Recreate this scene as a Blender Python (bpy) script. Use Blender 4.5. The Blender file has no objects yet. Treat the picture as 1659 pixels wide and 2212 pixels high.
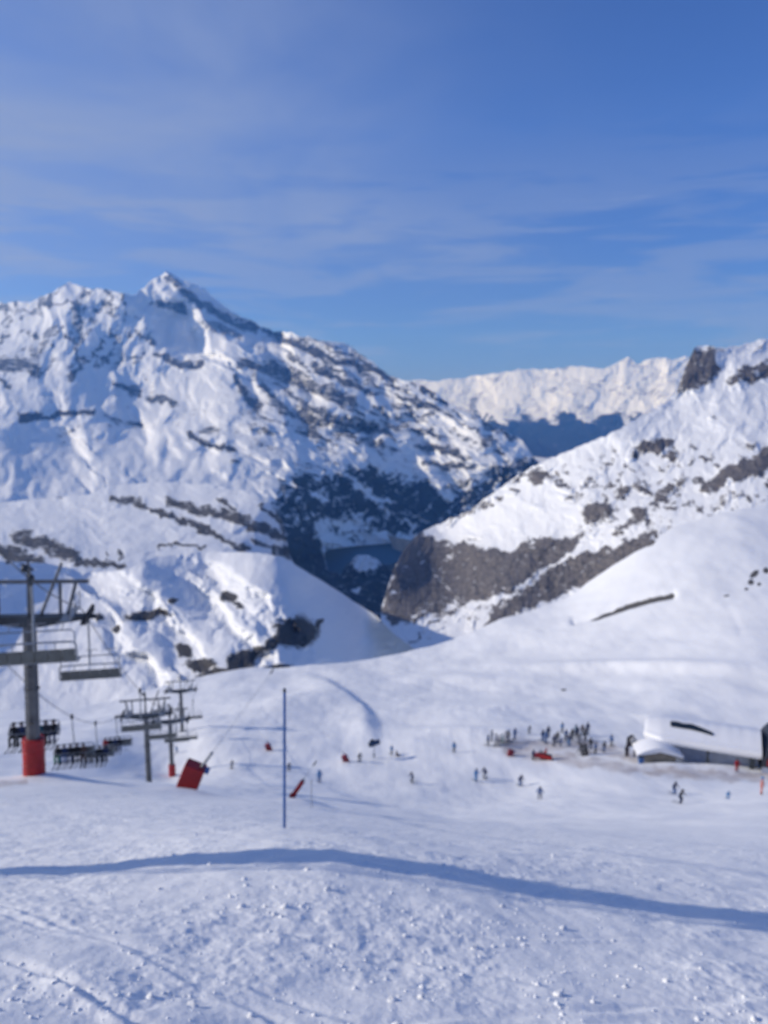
import bpy, bmesh, math, random
import numpy as np
from mathutils import Vector, Matrix, Quaternion

random.seed(7)
RNG = np.random.default_rng(11)
S = bpy.context.scene
C = S.collection
R = math.radians

# ------------------------------------------------------------------ camera
# photo coordinates: u 0..1659 (right), v 0..2212 (down); t = depth along the view axis (m)
F, CU, CV = 1671.0, 829.5, 1106.0
TH = R(8.7)
CT, ST = math.cos(TH), math.sin(TH)

def ray(u, v, t):
    xc = (np.asarray(u, float) - CU) / F
    yc = (CV - np.asarray(v, float)) / F
    return xc * t, (CT + yc * ST) * t, (yc * CT - ST) * t

def pt(u, v, t):
    x, y, z = ray(u, v, t)
    return Vector((float(x), float(y), float(z)))

cam = bpy.data.objects.new('camera', bpy.data.cameras.new('camera'))
C.objects.link(cam)
cam.data.sensor_fit = 'HORIZONTAL'
cam.data.sensor_width = 36.0
cam.data.lens = 36.0 * F / 1659.0
cam.data.clip_start = 0.05
cam.data.clip_end = 60000
cam.rotation_euler = (R(90) - TH, 0, 0)
cam.data.dof.use_dof = True
cam.data.dof.focus_distance = 0.9
cam.data.dof.aperture_fstop = 8.0
S.camera = cam

# ------------------------------------------------------------------ sun and sky
SUN_E, SUN_A = R(24.0), R(5.0)              # elevation; how far ahead of "straight left"
SD = Vector((-math.cos(SUN_E) * math.cos(SUN_A), math.cos(SUN_E) * math.sin(SUN_A), math.sin(SUN_E)))
sun = bpy.data.objects.new('sun', bpy.data.lights.new('sun', 'SUN'))
C.objects.link(sun)
sun.data.energy = 3.35
sun.data.angle = R(0.53)
sun.data.color = (1.0, 0.95, 0.89)
sun.rotation_euler = (-SD).to_track_quat('-Z', 'Y').to_euler()

# ------------------------------------------------------------------ node helpers
def N(nt, typ, **kw):
    n = nt.nodes.new(typ)
    for k, v in kw.items():
        if k == 'inp':
            for a, b in v.items():
                n.inputs[a].default_value = b
        else:
            setattr(n, k, v)
    return n

def L(nt, a, b):
    nt.links.new(a, b)

def mth(nt, op, a, b=None, clamp=False):
    n = nt.nodes.new('ShaderNodeMath'); n.operation = op; n.use_clamp = clamp
    for i, x in enumerate((a, b)):
        if x is None: continue
        if isinstance(x, (int, float)): n.inputs[i].default_value = x
        else: nt.links.new(x, n.inputs[i])
    return n.outputs[0]

def sstep(nt, x, lo, hi):
    n = nt.nodes.new('ShaderNodeMapRange'); n.interpolation_type = 'SMOOTHSTEP'
    n.inputs[1].default_value = lo; n.inputs[2].default_value = hi
    nt.links.new(x, n.inputs[0])
    return n.outputs[0]

def mixc(nt, fac, a, b):
    n = nt.nodes.new('ShaderNodeMix'); n.data_type = 'RGBA'
    for i, x in ((0, fac), (6, a), (7, b)):
        if isinstance(x, (int, float)): n.inputs[i].default_value = x
        elif isinstance(x, tuple): n.inputs[i].default_value = x if len(x) == 4 else (*x, 1)
        else: nt.links.new(x, n.inputs[i])
    return n.outputs[2]

def noise(nt, vec, scale, detail=4, rough=0.55, dist=0.0):
    n = nt.nodes.new('ShaderNodeTexNoise')
    n.inputs['Scale'].default_value = scale; n.inputs['Detail'].default_value = detail
    n.inputs['Roughness'].default_value = rough; n.inputs['Distortion'].default_value = dist
    if vec is not None: nt.links.new(vec, n.inputs['Vector'])
    return n.outputs[0]

def vscale(nt, vec, s, loc=(0, 0, 0), rot=(0, 0, 0)):
    n = nt.nodes.new('ShaderNodeMapping')
    n.inputs['Scale'].default_value = s; n.inputs['Location'].default_value = loc; n.inputs['Rotation'].default_value = rot
    nt.links.new(vec, n.inputs['Vector'])
    return n.outputs[0]

# ------------------------------------------------------------------ world
W = bpy.data.worlds.new('World'); S.world = W
W.use_nodes = True
nt = W.node_tree; nt.nodes.clear()
sky = N(nt, 'ShaderNodeTexSky', sky_type='NISHITA', sun_disc=False, sun_elevation=SUN_E,
        sun_rotation=math.atan2(SD.x, SD.y), altitude=2600, air_density=1.0, dust_density=0.25, ozone_density=2.2)
tc = N(nt, 'ShaderNodeTexCoord')
g = tc.outputs['Generated']
sep = N(nt, 'ShaderNodeSeparateXYZ'); L(nt, g, sep.inputs[0])
leftness = sstep(nt, mth(nt, 'SUBTRACT', mth(nt, 'MULTIPLY', sep.outputs[2], -0.15), sep.outputs[0]), -0.42, 0.38)
hi = sstep(nt, sep.outputs[2], 0.02, 0.24)
n1 = noise(nt, vscale(nt, g, (1.3, 1.3, 3.2), (0.3, 0.1, 0.0), (0, R(14), 0)), 1.7, 6, 0.5, 0.6)
veil = mth(nt, 'MULTIPLY', mth(nt, 'MULTIPLY', sstep(nt, n1, 0.30, 0.72), leftness), hi)
veil = mth(nt, 'ADD', veil, mth(nt, 'MULTIPLY', mth(nt, 'MULTIPLY', leftness, hi), 0.35))
n2 = noise(nt, vscale(nt, g, (2.0, 2.0, 14.0), (0.0, 0.0, 0.35), (0, R(-3), 0)), 2.3, 5, 0.55, 0.4)
low = mth(nt, 'MULTIPLY', sstep(nt, sep.outputs[2], 0.015, 0.06), mth(nt, 'SUBTRACT', 1.0, sstep(nt, sep.outputs[2], 0.16, 0.34)))
gap = mth(nt, 'SUBTRACT', 1.0, sstep(nt, n2, 0.44, 0.60))
n3 = noise(nt, vscale(nt, g, (1.6, 1.6, 20.0), (0.4, 0.2, 0.9), (0, R(-4), 0)), 2.6, 5, 0.55, 0.4)
wisp = mth(nt, 'ADD', mth(nt, 'MULTIPLY', mth(nt, 'MULTIPLY', gap, low), 0.42), mth(nt, 'MULTIPLY', mth(nt, 'MULTIPLY', sstep(nt, n3, 0.60, 0.74), low), 0.30))
cl = mth(nt, 'ADD', mth(nt, 'MULTIPLY', veil, 0.76), wisp, True)
tint = N(nt, 'ShaderNodeMix', data_type='RGBA', blend_type='MULTIPLY', inp={0: 1.0, 7: (0.57, 0.82, 1.42, 1)}); L(nt, sky.outputs[0], tint.inputs[6])
lowd = N(nt, 'ShaderNodeMapRange', inp={1: -0.05, 2: 0.30, 3: 0.60, 4: 1.0}); L(nt, sep.outputs[2], lowd.inputs[0])
lowd.inputs[3].default_value = 0.0
dim = N(nt, 'ShaderNodeVectorMath', operation='MULTIPLY'); L(nt, tint.outputs[2], dim.inputs[0]); L(nt, mixc(nt, lowd.outputs[0], (0.38, 0.35, 0.46), (1, 1, 1)), dim.inputs[1])
col = mixc(nt, cl, dim.outputs[0], (2.3, 3.05, 5.35))
bg = N(nt, 'ShaderNodeBackground', inp={'Strength': 0.105}); L(nt, col, bg.inputs[0])
L(nt, bg.outputs[0], N(nt, 'ShaderNodeOutputWorld').inputs[0])

S.view_settings.view_transform = 'Standard'
S.view_settings.look = 'None'
S.view_settings.exposure = 0.0
S.view_settings.gamma = 1.0
S.cycles.use_denoising = True
S.cycles.max_bounces = 6
S.cycles.volume_bounces = 1
S.cycles.use_light_tree = True

# ------------------------------------------------------------------ materials
def new_mat(name):
    m = bpy.data.materials.new(name); m.use_nodes = True
    return m, m.node_tree, m.node_tree.nodes['Principled BSDF']

MATS = {}
def paint(name, col, rough=0.55, metal=0.0, var=0.18, scale=6.0, bump=0.0):
    """a plain coloured material with procedural wear"""
    if name in MATS: return MATS[name]
    m, nt, b = new_mat(name)
    tc = N(nt, 'ShaderNodeTexCoord')
    n = noise(nt, tc.outputs['Object'], scale, 5, 0.6)
    dk = tuple(c * (1 - var) for c in col); lt = tuple(min(1, c * (1 + var)) for c in col)
    L(nt, mixc(nt, sstep(nt, n, 0.3, 0.7), dk, lt), b.inputs['Base Color'])
    b.inputs['Roughness'].default_value = rough; b.inputs['Metallic'].default_value = metal
    if bump:
        bp = N(nt, 'ShaderNodeBump', inp={'Strength': bump, 'Distance': 0.02}); L(nt, n, bp.inputs['Height'])
        L(nt, bp.outputs[0], b.inputs['Normal'])
    MATS[name] = m
    return m

SNOW = (0.88, 0.89, 0.90)

def terrain_mat(name, px, rock=(0.115, 0.108, 0.105), rock2=(0.20, 0.18, 0.165), forest=(0.018, 0.022, 0.022), bump=0.5, brk=1.35):
    """snow, bare rock and dark forest from mesh attributes; px = metres per photo pixel at this range"""
    m, nt, b = new_mat(name)
    tc = N(nt, 'ShaderNodeTexCoord'); o = tc.outputs['Object']
    at = N(nt, 'ShaderNodeAttribute', attribute_name='rock'); af = N(nt, 'ShaderNodeAttribute', attribute_name='forest')
    k = 1.0 / px
    nA = noise(nt, vscale(nt, o, (k, k, k)), 0.06, 6, 0.62, 0.3)
    nB = noise(nt, vscale(nt, o, (k, k, 0.5 * k)), 0.22, 5, 0.65)
    nC = noise(nt, vscale(nt, o, (k * 1.2, k * 1.2, 0.35 * k)), 0.12, 6, 0.6)
    mixn = mth(nt, 'ADD', mth(nt, 'MULTIPLY', mth(nt, 'SUBTRACT', nA, 0.5), 1.2), mth(nt, 'MULTIPLY', mth(nt, 'SUBTRACT', nB, 0.5), 0.9))
    rk = sstep(nt, mth(nt, 'ADD', mth(nt, 'MULTIPLY', at.outputs['Fac'], 0.86), mth(nt, 'MULTIPLY', mixn, brk)), 0.36, 0.64)
    fr = sstep(nt, mth(nt, 'ADD', af.outputs['Fac'], mth(nt, 'MULTIPLY', mixn, 1.5)), 0.30, 0.72)
    nS = noise(nt, vscale(nt, o, (k * 0.3, k * 0.3, k * 2.2), (0, 0, 0), (R(8), R(14), 0)), 0.16, 5, 0.65)
    rc = mixc(nt, sstep(nt, mth(nt, 'ADD', mth(nt, 'MULTIPLY', nC, 0.5), mth(nt, 'MULTIPLY', nS, 0.5)), 0.36, 0.62), rock, rock2)
    sc = mixc(nt, sstep(nt, nA, 0.3, 0.7), tuple(c * 0.965 for c in SNOW), SNOW)
    c1 = mixc(nt, rk, sc, rc)
    fc = mixc(nt, sstep(nt, nB, 0.35, 0.7), forest, tuple(c * 2.2 for c in forest))
    c2 = mixc(nt, fr, c1, fc)
    L(nt, c2, b.inputs['Base Color'])
    b.inputs['Roughness'].default_value = 0.75
    b.inputs['Specular IOR Level'].default_value = 0.15
    bp = N(nt, 'ShaderNodeBump', inp={'Strength': bump, 'Distance': px * 4})
    L(nt, mth(nt, 'ADD', mth(nt, 'MULTIPLY', nB, mth(nt, 'ADD', rk, 0.12)), mth(nt, 'MULTIPLY', nA, 0.35)), bp.inputs['Height'])
    L(nt, bp.outputs[0], b.inputs['Normal'])
    return m

# ------------------------------------------------------------------ numpy noise
PERM = RNG.permutation(4096).astype(np.int64)
GR = RNG.normal(size=(4096, 2)); GR /= np.linalg.norm(GR, axis=1)[:, None]

def perlin(x, y, seed=0):
    xi = np.floor(x).astype(np.int64); yi = np.floor(y).astype(np.int64)
    xf = x - xi; yf = y - yi
    def g(ix, iy, fx, fy):
        h = PERM[(PERM[(ix + seed * 131) & 4095] + iy * 7 + seed * 17) & 4095]
        return GR[h, 0] * fx + GR[h, 1] * fy
    w = lambda a: a * a * a * (a * (a * 6 - 15) + 10)
    u, v = w(xf), w(yf)
    a = g(xi, yi, xf, yf); b = g(xi + 1, yi, xf - 1, yf)
    c = g(xi, yi + 1, xf, yf - 1); d = g(xi + 1, yi + 1, xf - 1, yf - 1)
    return 1.4 * ((a * (1 - u) + b * u) * (1 - v) + (c * (1 - u) + d * u) * v)

def fbm(x, y, o=4, seed=0, gain=0.5, lac=2.03):
    r = 0; a = 1.0
    for i in range(o):
        r = r + a * perlin(x, y, seed + i); a *= gain; x = x * lac + 5.3; y = y * lac + 1.7
    return r

def ridged(x, y, o=4, seed=0, gain=0.5, lac=2.07):
    r = 0; a = 1.0
    for i in range(o):
        r = r + a * (1 - 2 * np.abs(perlin(x, y, seed + i))); a *= gain; x = x * lac + 3.1; y = y * lac + 9.2
    return r * 0.5

def ss(x, a, b):
    t = np.clip((x - a) / (b - a), 0, 1); return t * t * (3 - 2 * t)

class TPS:
    def __init__(s, P, V, reg=1e-6):
        s.P = np.asarray(P, float); n = len(s.P)
        K = s.k(np.linalg.norm(s.P[:, None] - s.P[None], axis=2)) + reg * np.eye(n)
        A = np.zeros((n + 3, n + 3)); A[:n, :n] = K; A[:n, n] = 1; A[:n, n + 1:] = s.P
        A[n:, :n] = A[:n, n:].T
        s.w = np.linalg.solve(A, np.concatenate([np.asarray(V, float), np.zeros(3)]))
    def k(s, r):
        r = np.maximum(r, 1e-9); return r * r * np.log(r)
    def __call__(s, a, b):
        sh = np.shape(a); a = np.ravel(a); b = np.ravel(b)
        out = s.w[-3] + s.w[-2] * a + s.w[-1] * b
        for (p, q), w in zip(s.P, s.w[:-3]):
            out = out + w * s.k(np.hypot(a - p, b - q))
        return out.reshape(sh)

def polydist(u, v, poly):
    """distance to a polyline and signed side (positive on its right / upper right)"""
    best = np.full(np.shape(u), 1e9); side = np.zeros(np.shape(u))
    for (a, b), (c, d) in zip(poly[:-1], poly[1:]):
        dx, dy = c - a, d - b; l2 = dx * dx + dy * dy
        s_ = np.clip(((u - a) * dx + (v - b) * dy) / l2, 0, 1)
        ds = np.hypot(u - a - s_ * dx, v - b - s_ * dy)
        sg = ((u - a) * dy - (v - b) * dx) / math.sqrt(l2)
        m = ds < best
        best = np.where(m, ds, best); side = np.where(m, np.sign(sg), side)
    return best, side * best

def inpoly(u, v, poly):
    ins = np.zeros(np.shape(u), bool)
    n = len(poly)
    for i in range(n):
        (x1, y1), (x2, y2) = poly[i], poly[(i + 1) % n]
        if y1 == y2: continue
        c = ((y1 > v) != (y2 > v)) & (u < (x2 - x1) * (v - y1) / (y2 - y1) + x1)
        ins ^= c
    return ins

def soft(u, v, poly, w):
    d, _ = polydist(u, v, list(poly) + [poly[0]])
    return ss(np.where(inpoly(u, v, poly), d, -d), -w, w)

def blob(u, v, cu, cv, ru, rv, ang=0):
    c, s_ = math.cos(R(ang)), math.sin(R(ang))
    a = (u - cu) * c + (v - cv) * s_; b = -(u - cu) * s_ + (v - cv) * c
    return 1 - ss(np.hypot(a / ru, b / rv), 0.45, 1.25)

# ------------------------------------------------------------------ mesh building
def tag(o, label=None, cat=None, group=None, kind=None):
    if label: o['label'] = label
    if cat: o['category'] = cat
    if group: o['group'] = group
    if kind: o['kind'] = kind
    return o

def grid_mesh(name, X, Y, Z, mat, attrs=None, kind='structure', flip=False):
    nr, nc = X.shape
    me = bpy.data.meshes.new(name)
    me.vertices.add(nr * nc)
    co = np.stack([X, Y, Z], -1).reshape(-1, 3).astype(np.float32)
    me.vertices.foreach_set('co', co.ravel())
    i = np.arange(nr * nc).reshape(nr, nc)
    q = np.stack([i[:-1, :-1], i[:-1, 1:], i[1:, 1:], i[1:, :-1]], -1).reshape(-1, 4)
    if flip: q = q[:, ::-1]
    nf = len(q)
    me.loops.add(nf * 4); me.polygons.add(nf)
    me.loops.foreach_set('vertex_index', q.ravel().astype(np.int32))
    me.polygons.foreach_set('loop_start', (np.arange(nf) * 4).astype(np.int32))
    me.polygons.foreach_set('use_smooth', np.ones(nf, bool))
    me.update(calc_edges=True); me.validate()
    for k, a in (attrs or {}).items():
        at = me.attributes.new(k, 'FLOAT', 'POINT'); at.data.foreach_set('value', np.ravel(a).astype(np.float32))
    me.materials.append(mat)
    o = bpy.data.objects.new(name, me); C.objects.link(o)
    if kind: o['kind'] = kind
    return o

def layer(name, u0, u1, nu, top, bot, nv, ctrl, mat, relief, masks, jitter=(3, 30, 1), back=0.10, seed=0):
    """a mountain side: depth at photo positions from control points, relief added along the line of sight, and a far side that falls away behind its crest"""
    U1 = np.linspace(u0, u1, nu)
    vt = np.interp(U1, [p[0] for p in top], [p[1] for p in top])
    ja, jl, jo = jitter
    vt = vt - ja * fbm(U1 / jl, U1 * 0 + seed * 3.7, 5, seed, 0.6)
    vb = np.interp(U1, [p[0] for p in bot], [p[1] for p in bot])
    s = np.linspace(0, 1, nv)[:, None]
    V = vb[None] + (vt - vb)[None] * s
    U = np.repeat(U1[None], nv, 0)
    tp = TPS([(a / 400., b / 400.) for a, b, _ in ctrl], [math.log(c) for _, _, c in ctrl], 1e-4)
    T = np.exp(tp(U / 400., V / 400.))
    D = relief(U, V)
    T = T * (1 + D / F)
    X, Y, Z = ray(U, V, T)
    at = masks(U, V, D)
    nb = 14
    kk = (np.arange(1, nb + 1) / nb)[:, None]
    dist = back * T[-1][None] * kk ** 1.5
    Xb = X[-1][None] * (1 + dist / T[-1][None]); Yb = Y[-1][None] + dist
    Zb = Z[-1][None] - dist * (0.15 + 0.9 * kk)
    X = np.vstack([X, Xb]); Y = np.vstack([Y, Yb]); Z = np.vstack([Z, Zb])
    at = {k: np.vstack([a, np.repeat(a[-1:], nb, 0)]) for k, a in at.items()}
    return grid_mesh(name, X, Y, Z, mat, at)

def step(U, V, poly, w, A, tail=4.0):
    d, sd = polydist(U, V, poly)
    along = np.exp(-np.maximum(d - tail * w, 0) / (1.5 * w))
    return A * 0.5 * (1 + np.tanh(sd / w)) * np.exp(-np.maximum(sd, 0) / (tail * w)) * along

def warp(U, V, amp, sc, seed):
    return U + amp * fbm(U / sc, V / sc, 4, seed, 0.55), V + amp * fbm(U / sc + 40, V / sc + 7, 4, seed + 9, 0.55)

# ------------------------------------------------------------------ the near snow slope: one height field from the camera's feet to the edge of the valley
def col2az(u, v, t):
    x, y, z = ray(u, v, t)
    return math.atan2(x, y), math.hypot(x, y), float(z)

near = []
for (u, v) in [(0, 1883), (250, 1872), (450, 1855), (600, 1845), (750, 1853), (1000, 1890), (1250, 1932), (1450, 1962), (1659, 1985)]:
    a = (u - CU) / F; b = CT + (CV - v) / F * ST
    near.append((u, v, 6.77 / (b + 0.0875 * a)))
def plane_t(v, z0=-1.6, k=0.44):
    yc = (CV - v) / F
    m = (yc * CT - ST); b = CT + yc * ST
    return z0 / (m + k * b)
for u in (-100, 400, 830, 1250, 1760):
    near.append((u, 2100, plane_t(2100, -1.6 - 0.10 * (u - CU) / F * 4.5))); near.append((u, 2290, plane_t(2290, -1.6 - 0.10 * (u - CU) / F * 3.3)))
near += [(613, 1790, 10.9), (100, 1790, 12.5), (1200, 1850, 11.0), (1659, 1890, 10.5), (900, 1815, 13),
         (0, 1692, 41), (77, 1690, 39), (250, 1687, 41), (410, 1716, 38), (640, 1738, 34), (860, 1768, 30), (1200, 1792, 32), (1659, 1806, 30),
         (1405, 1800, 32), (0, 1740, 20), (300, 1740, 21),
         # beyond the roll: down to the flat by the lift station
         (0, 1690, 85), (0, 1600, 130), (0, 1540, 185), (200, 1690, 86), (200, 1600, 128), (200, 1530, 195), (318, 1691, 88), (370, 1677, 119), (395, 1580, 144),
         (450, 1690, 96), (450, 1600, 132), (450, 1463, 230), (560, 1446, 245), (640, 1700, 100),
         (690, 1691, 108), (700, 1650, 122), (700, 1600, 134), (700, 1560, 150), (700, 1500, 190), (700, 1441, 245),
         (891, 1692, 110), (910, 1600, 133), (910, 1500, 190), (910, 1400, 265), (800, 1428, 255),
         (1165, 1724, 96), (1125, 1698, 110), (1035, 1692, 111), (1090, 1607, 127), (1260, 1610, 126), (1465, 1732, 84), (1500, 1652, 115), (1659, 1660, 115.5),
         (1659, 1725, 76), (1400, 1560, 142), (1659, 1560, 138), (1150, 1560, 145), (1150, 1480, 190), (1100, 1333, 285), (1400, 1400, 205), (1659, 1400, 178),
         (1400, 1270, 250), (1380, 1190, 285), (1420, 1143, 298), (1500, 1118, 300), (1659, 1085, 300), (1659, 1250, 232), (1250, 1270, 300), (1000, 1372, 275)]
PA, VA = [], []
for (u, v, t) in near:
    a, r, z = col2az(u, v, t); PA.append((a, math.log(r) / 2)); VA.append(z / r)
for az in (-75, -55, 48, 62):          # outside the frame: keep the same falling slope
    for r in (2.5, 6, 14, 40, 110, 300):
        y = r * math.cos(R(az))
        z = -1.6 - 0.44 * y if y < 40 else -19.2 - 0.28 * (y - 40)
        if az > 0: z -= 0.07 * r
        PA.append((R(az), math.log(r) / 2)); VA.append(z / r)
for az in (-25, 0, 25):
    PA.append((R(az), math.log(1.2) / 2)); VA.append((-1.6 - 0.44 * 1.2 * math.cos(R(az))) / 1.2)
GT = TPS(PA, VA, 1e-4)

MOUNDS = []   # (x, y, radius x, radius y, height)
def add_mound(u, v, t, rx, ry, h):
    x, y, z = ray(u, v, t); MOUNDS.append((float(x), float(y), rx, ry, h))
add_mound(60, 1700, 40, 3.2, 2.5, 0.35); add_mound(110, 1690, 39.5, 1.5, 1.2, 0.25)
add_mound(405, 1720, 37.5, 1.8, 1.3, 0.30); add_mound(655, 1728, 38, 1.6, 1.5, 0.45)
add_mound(1530, 1648, 113, 6, 2.0, 0.7); add_mound(1425, 1655, 113, 4, 1.6, 0.5)
add_mound(640, 1515, 175, 9, 14, 1.6); add_mound(520, 1640, 112, 7, 5, 0.7)

def ground(x, y, fine=True):
    x = np.asarray(x, float); y = np.asarray(y, float)
    r = np.maximum(np.hypot(x, y), 0.3); az = np.arctan2(x, y)
    z = GT(az, np.log(r) / 2) * r
    far = ss(r, 12, 45)
    z = z + 0.35 * far * (1 - 0.0 * r) * fbm(x / 14, y / 14, 3, 21) + 0.9 * ss(r, 60, 160) * fbm(x / 38, y / 52, 3, 23)
    # the long shadowed lip of the knoll in the middle distance
    u = CU + F * x / np.maximum(y * CT - z * ST, 0.5)
    for (mx, my, rx, ry, h) in MOUNDS:
        z = z + h * np.exp(-((x - mx) / rx) ** 2 - ((y - my) / ry) ** 2)
    if fine:
        rough = 0.35 + 0.65 * ss(fbm(x / 1.9, y / 1.9, 3, 31), -0.25, 0.35)
        nr = 1 - ss(r, 14, 45)
        z = z + nr * (0.030 * fbm(x / 0.85, y / 0.85, 3, 33) + rough * (0.013 * fbm(x / 0.21, y / 0.21, 3, 35) + 0.007 * np.maximum(fbm(x / 0.07, y / 0.07, 2, 37), -0.2)))
        z = z + (1 - nr) * 0.05 * fbm(x / 2.3, y / 2.3, 3, 39) * (1 - ss(r, 60, 120))
        z = z + ss(r, 50, 90) * (0.06 * fbm((x + 0.35 * y) / 5.5, y / 30, 4, 51) + 0.045 * fbm(x / 2.2, (y - 0.5 * x) / 9, 3, 53))
        # ski and groomer tracks
        for (px, py, dx, dy, w, a) in TRACKS:
            l = math.hypot(dx, dy)
            d = ((x - px) * dy - (y - py) * dx) / l + 0.05 * fbm(x / 0.9, y / 0.9, 2, 43)
            z = z + nr * 0.7 * a * (np.exp(-((d - w) / (0.6 * w)) ** 2) - 1.2 * np.exp(-(d / (0.7 * w)) ** 2)) * (0.5 + 0.5 * ss(fbm(x / 1.2, y / 1.2, 2, 47), -0.3, 0.3))
    return z
TRACKS = [(-1.75, 3.6, 1, -0.75, 0.07, 0.030), (-1.2, 4.0, 1, -0.55, 0.06, 0.018), (-0.6, 3.4, 1, -0.8, 0.06, 0.016), (0.2, 3.5, 1, 0.35, 0.09, 0.020),
          (1.2, 3.2, 1, 0.5, 0.08, 0.016), (0.6, 5.0, 1, 0.25, 0.07, 0.014), (-2.4, 5.2, 1, -0.3, 0.08, 0.016), (1.8, 8, 1, 0.1, 0.12, 0.03), (3, 11, 1, 0.05, 0.15, 0.03)]

def build_slope():
    az = np.concatenate([np.linspace(R(-76), R(-30), 90)[:-1], np.linspace(R(-30), R(30), 800), np.linspace(R(30), R(62), 70)[1:]])
    lr = np.concatenate([np.linspace(math.log(0.8), math.log(3.0), 40)[:-1], np.linspace(math.log(3.0), math.log(12), 330)[:-1],
                         np.linspace(math.log(12), math.log(60), 170)[:-1], np.linspace(math.log(60), math.log(305), 260)])
    A, LR = np.meshgrid(az, lr)
    # each column ends at the edge of the valley
    eu = [-400, 0, 200, 450, 560, 700, 800, 910, 1000, 1100, 1250, 1380, 1420, 1500, 1659, 2000]
    et = [170, 185, 195, 230, 245, 245, 255, 265, 275, 285, 300, 285, 298, 300, 300, 300]
    ucol = CU + F * np.tan(az) * 0.93
    rmax = np.interp(ucol, eu, et) * 0.97 / np.cos(np.clip(az, -0.6, 0.6))
    LRc = np.where(LR > math.log(60), math.log(60) + (LR - math.log(60)) / (math.log(305) - math.log(60)) * (np.log(rmax)[None] - math.log(60)), LR)
    r = np.exp(LRc)
    X = r * np.sin(A); Y = r * np.cos(A)
    Z = ground(X, Y)
    # lip with a shaded lee side, and the dug trench on the right slope, set in the mid distance
    xc, yc_, zc = X, Y * CT - Z * ST, Y * ST + Z * CT
    dep = np.maximum(yc_, 0.4)
    U = CU + F * xc / dep; V = CV - F * zc / dep
    m = r > 90
    dl, sl = polydist(U, V, [(600, 1464), (660, 1470), (705, 1483), (745, 1508), (780, 1536), (815, 1563)])
    endf = ss(U, 610, 720) * (1 - ss(U, 780, 830))
    Z = Z + m * 1.25 * endf * np.where(sl < 0, np.exp(-(sl / 42) ** 2), 1 - ss(sl, 0, 22)) * (dl < 150)
    d1, s1 = polydist(U + 4 * fbm(U / 40, V / 40, 3, 3), V, [(1240, 1340), (1290, 1330), (1340, 1312), (1400, 1293), (1455, 1283)])
    Z = Z + m * (-1.3 * np.exp(-(d1 / 8) ** 2))
    d2, s2 = polydist(U, V, [(1560, 1290), (1585, 1330), (1600, 1365)])
    Z = Z - m * 0.12 * np.exp(-(d2 / 9) ** 2)
    d3, _ = polydist(U, V, [(480, 1640), (560, 1615), (640, 1600), (700, 1590)])
    Z = Z - m * 0.15 * np.exp(-(d3 / 12) ** 2)
    for (cu, cv, ru, rv, h) in [(1420, 1552, 60, 10, 0.8), (1000, 1470, 120, 14, 1.2), (1250, 1440, 160, 10, 1.0), (1100, 1530, 140, 9, 0.9), (1450, 1440, 150, 12, 1.2), (1000, 1580, 120, 8, 0.8)]:
        Z = Z + m * h * np.exp(-((U - cu) / ru) ** 2 - ((V - cv) / rv) ** 2)
    rock_shade = np.zeros_like(Z)
    for (cu, cv, ru, rv, an) in [(1630, 1240, 14, 7, -40), (1622, 1258, 9, 6, 0), (1612, 1272, 6, 4, 0), (1655, 1232, 9, 7, 0), (1640, 1262, 6, 4, 0), (1218, 1490, 7, 3, 0), (1570, 1287, 8, 3, 0)]:
        rock_shade = np.maximum(rock_shade, blob(U, V, cu, cv, ru, rv, an) * m)
    rock_shade = np.maximum(rock_shade, 0.95 * m * np.exp(-(d1 / (2.0 + 5.0 * ss(U, 1240, 1380))) ** 2) * ss(U, 1250, 1300))  # bare earth of the trench, its shade painted in with the rock colour
    # trodden dirty snow in front of the station
    pu, pv = warp(U, V, 9, 40, 61)
    dirt = np.zeros_like(Z)
    for poly, w in [([(1090, 1620), (1180, 1632), (1260, 1645), (1360, 1660), (1500, 1672), (1690, 1682)], 10), ([(1080, 1606), (1180, 1612), (1300, 1612), (1380, 1640)], 12), ([(0, 1690), (60, 1688)], 5)]:
        d, _ = polydist(pu, pv, poly)
        dirt = np.maximum(dirt, (1 - ss(d, 0.4 * w, 1.6 * w)) * (r > 30))
    dirt = np.maximum(dirt * (r > 60), dirt * (U < 70) * 0.9)
    # drop-off behind the valley edge
    nb = 10
    kk = (np.arange(1, nb + 1) / nb)[:, None]
    ext = r[-1][None] + 70 * kk
    Xb = ext * np.sin(az)[None]; Yb = ext * np.cos(az)[None]
    Zb = Z[-1][None] - 70 * kk * (0.42 + 0.9 * kk)
    X = np.vstack([X, Xb]); Y = np.vstack([Y, Yb]); Z = np.vstack([Z, Zb])
    ex = lambda a: np.vstack([a, np.zeros((nb, a.shape[1]))])
    m, nt, b = new_mat('piste_snow')
    tc = N(nt, 'ShaderNodeTexCoord'); o = tc.outputs['Object']
    ar = N(nt, 'ShaderNodeAttribute', attribute_name='rock'); ad = N(nt, 'ShaderNodeAttribute', attribute_name='dirt')
    n0 = noise(nt, o, 0.05, 4, 0.5); n1 = noise(nt, o, 2.2, 6, 0.6); n2 = noise(nt, o, 22, 4, 0.65)
    base = mixc(nt, sstep(nt, n0, 0.3, 0.7), tuple(c * 0.965 for c in SNOW), SNOW)
    base = mixc(nt, mth(nt, 'MULTIPLY', ad.outputs['Fac'], sstep(nt, noise(nt, o, 0.35, 5, 0.6), 0.1, 0.75)), base, (0.50, 0.45, 0.43))
    rk = sstep(nt, mth(nt, 'ADD', ar.outputs['Fac'], mth(nt, 'SUBTRACT', noise(nt, o, 0.25, 5, 0.7), 0.5)), 0.4, 0.6)
    base = mixc(nt, rk, base, (0.10, 0.095, 0.09))
    L(nt, base, b.inputs['Base Color'])
    b.inputs['Roughness'].default_value = 0.62; b.inputs['Specular IOR Level'].default_value = 0.2
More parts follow.
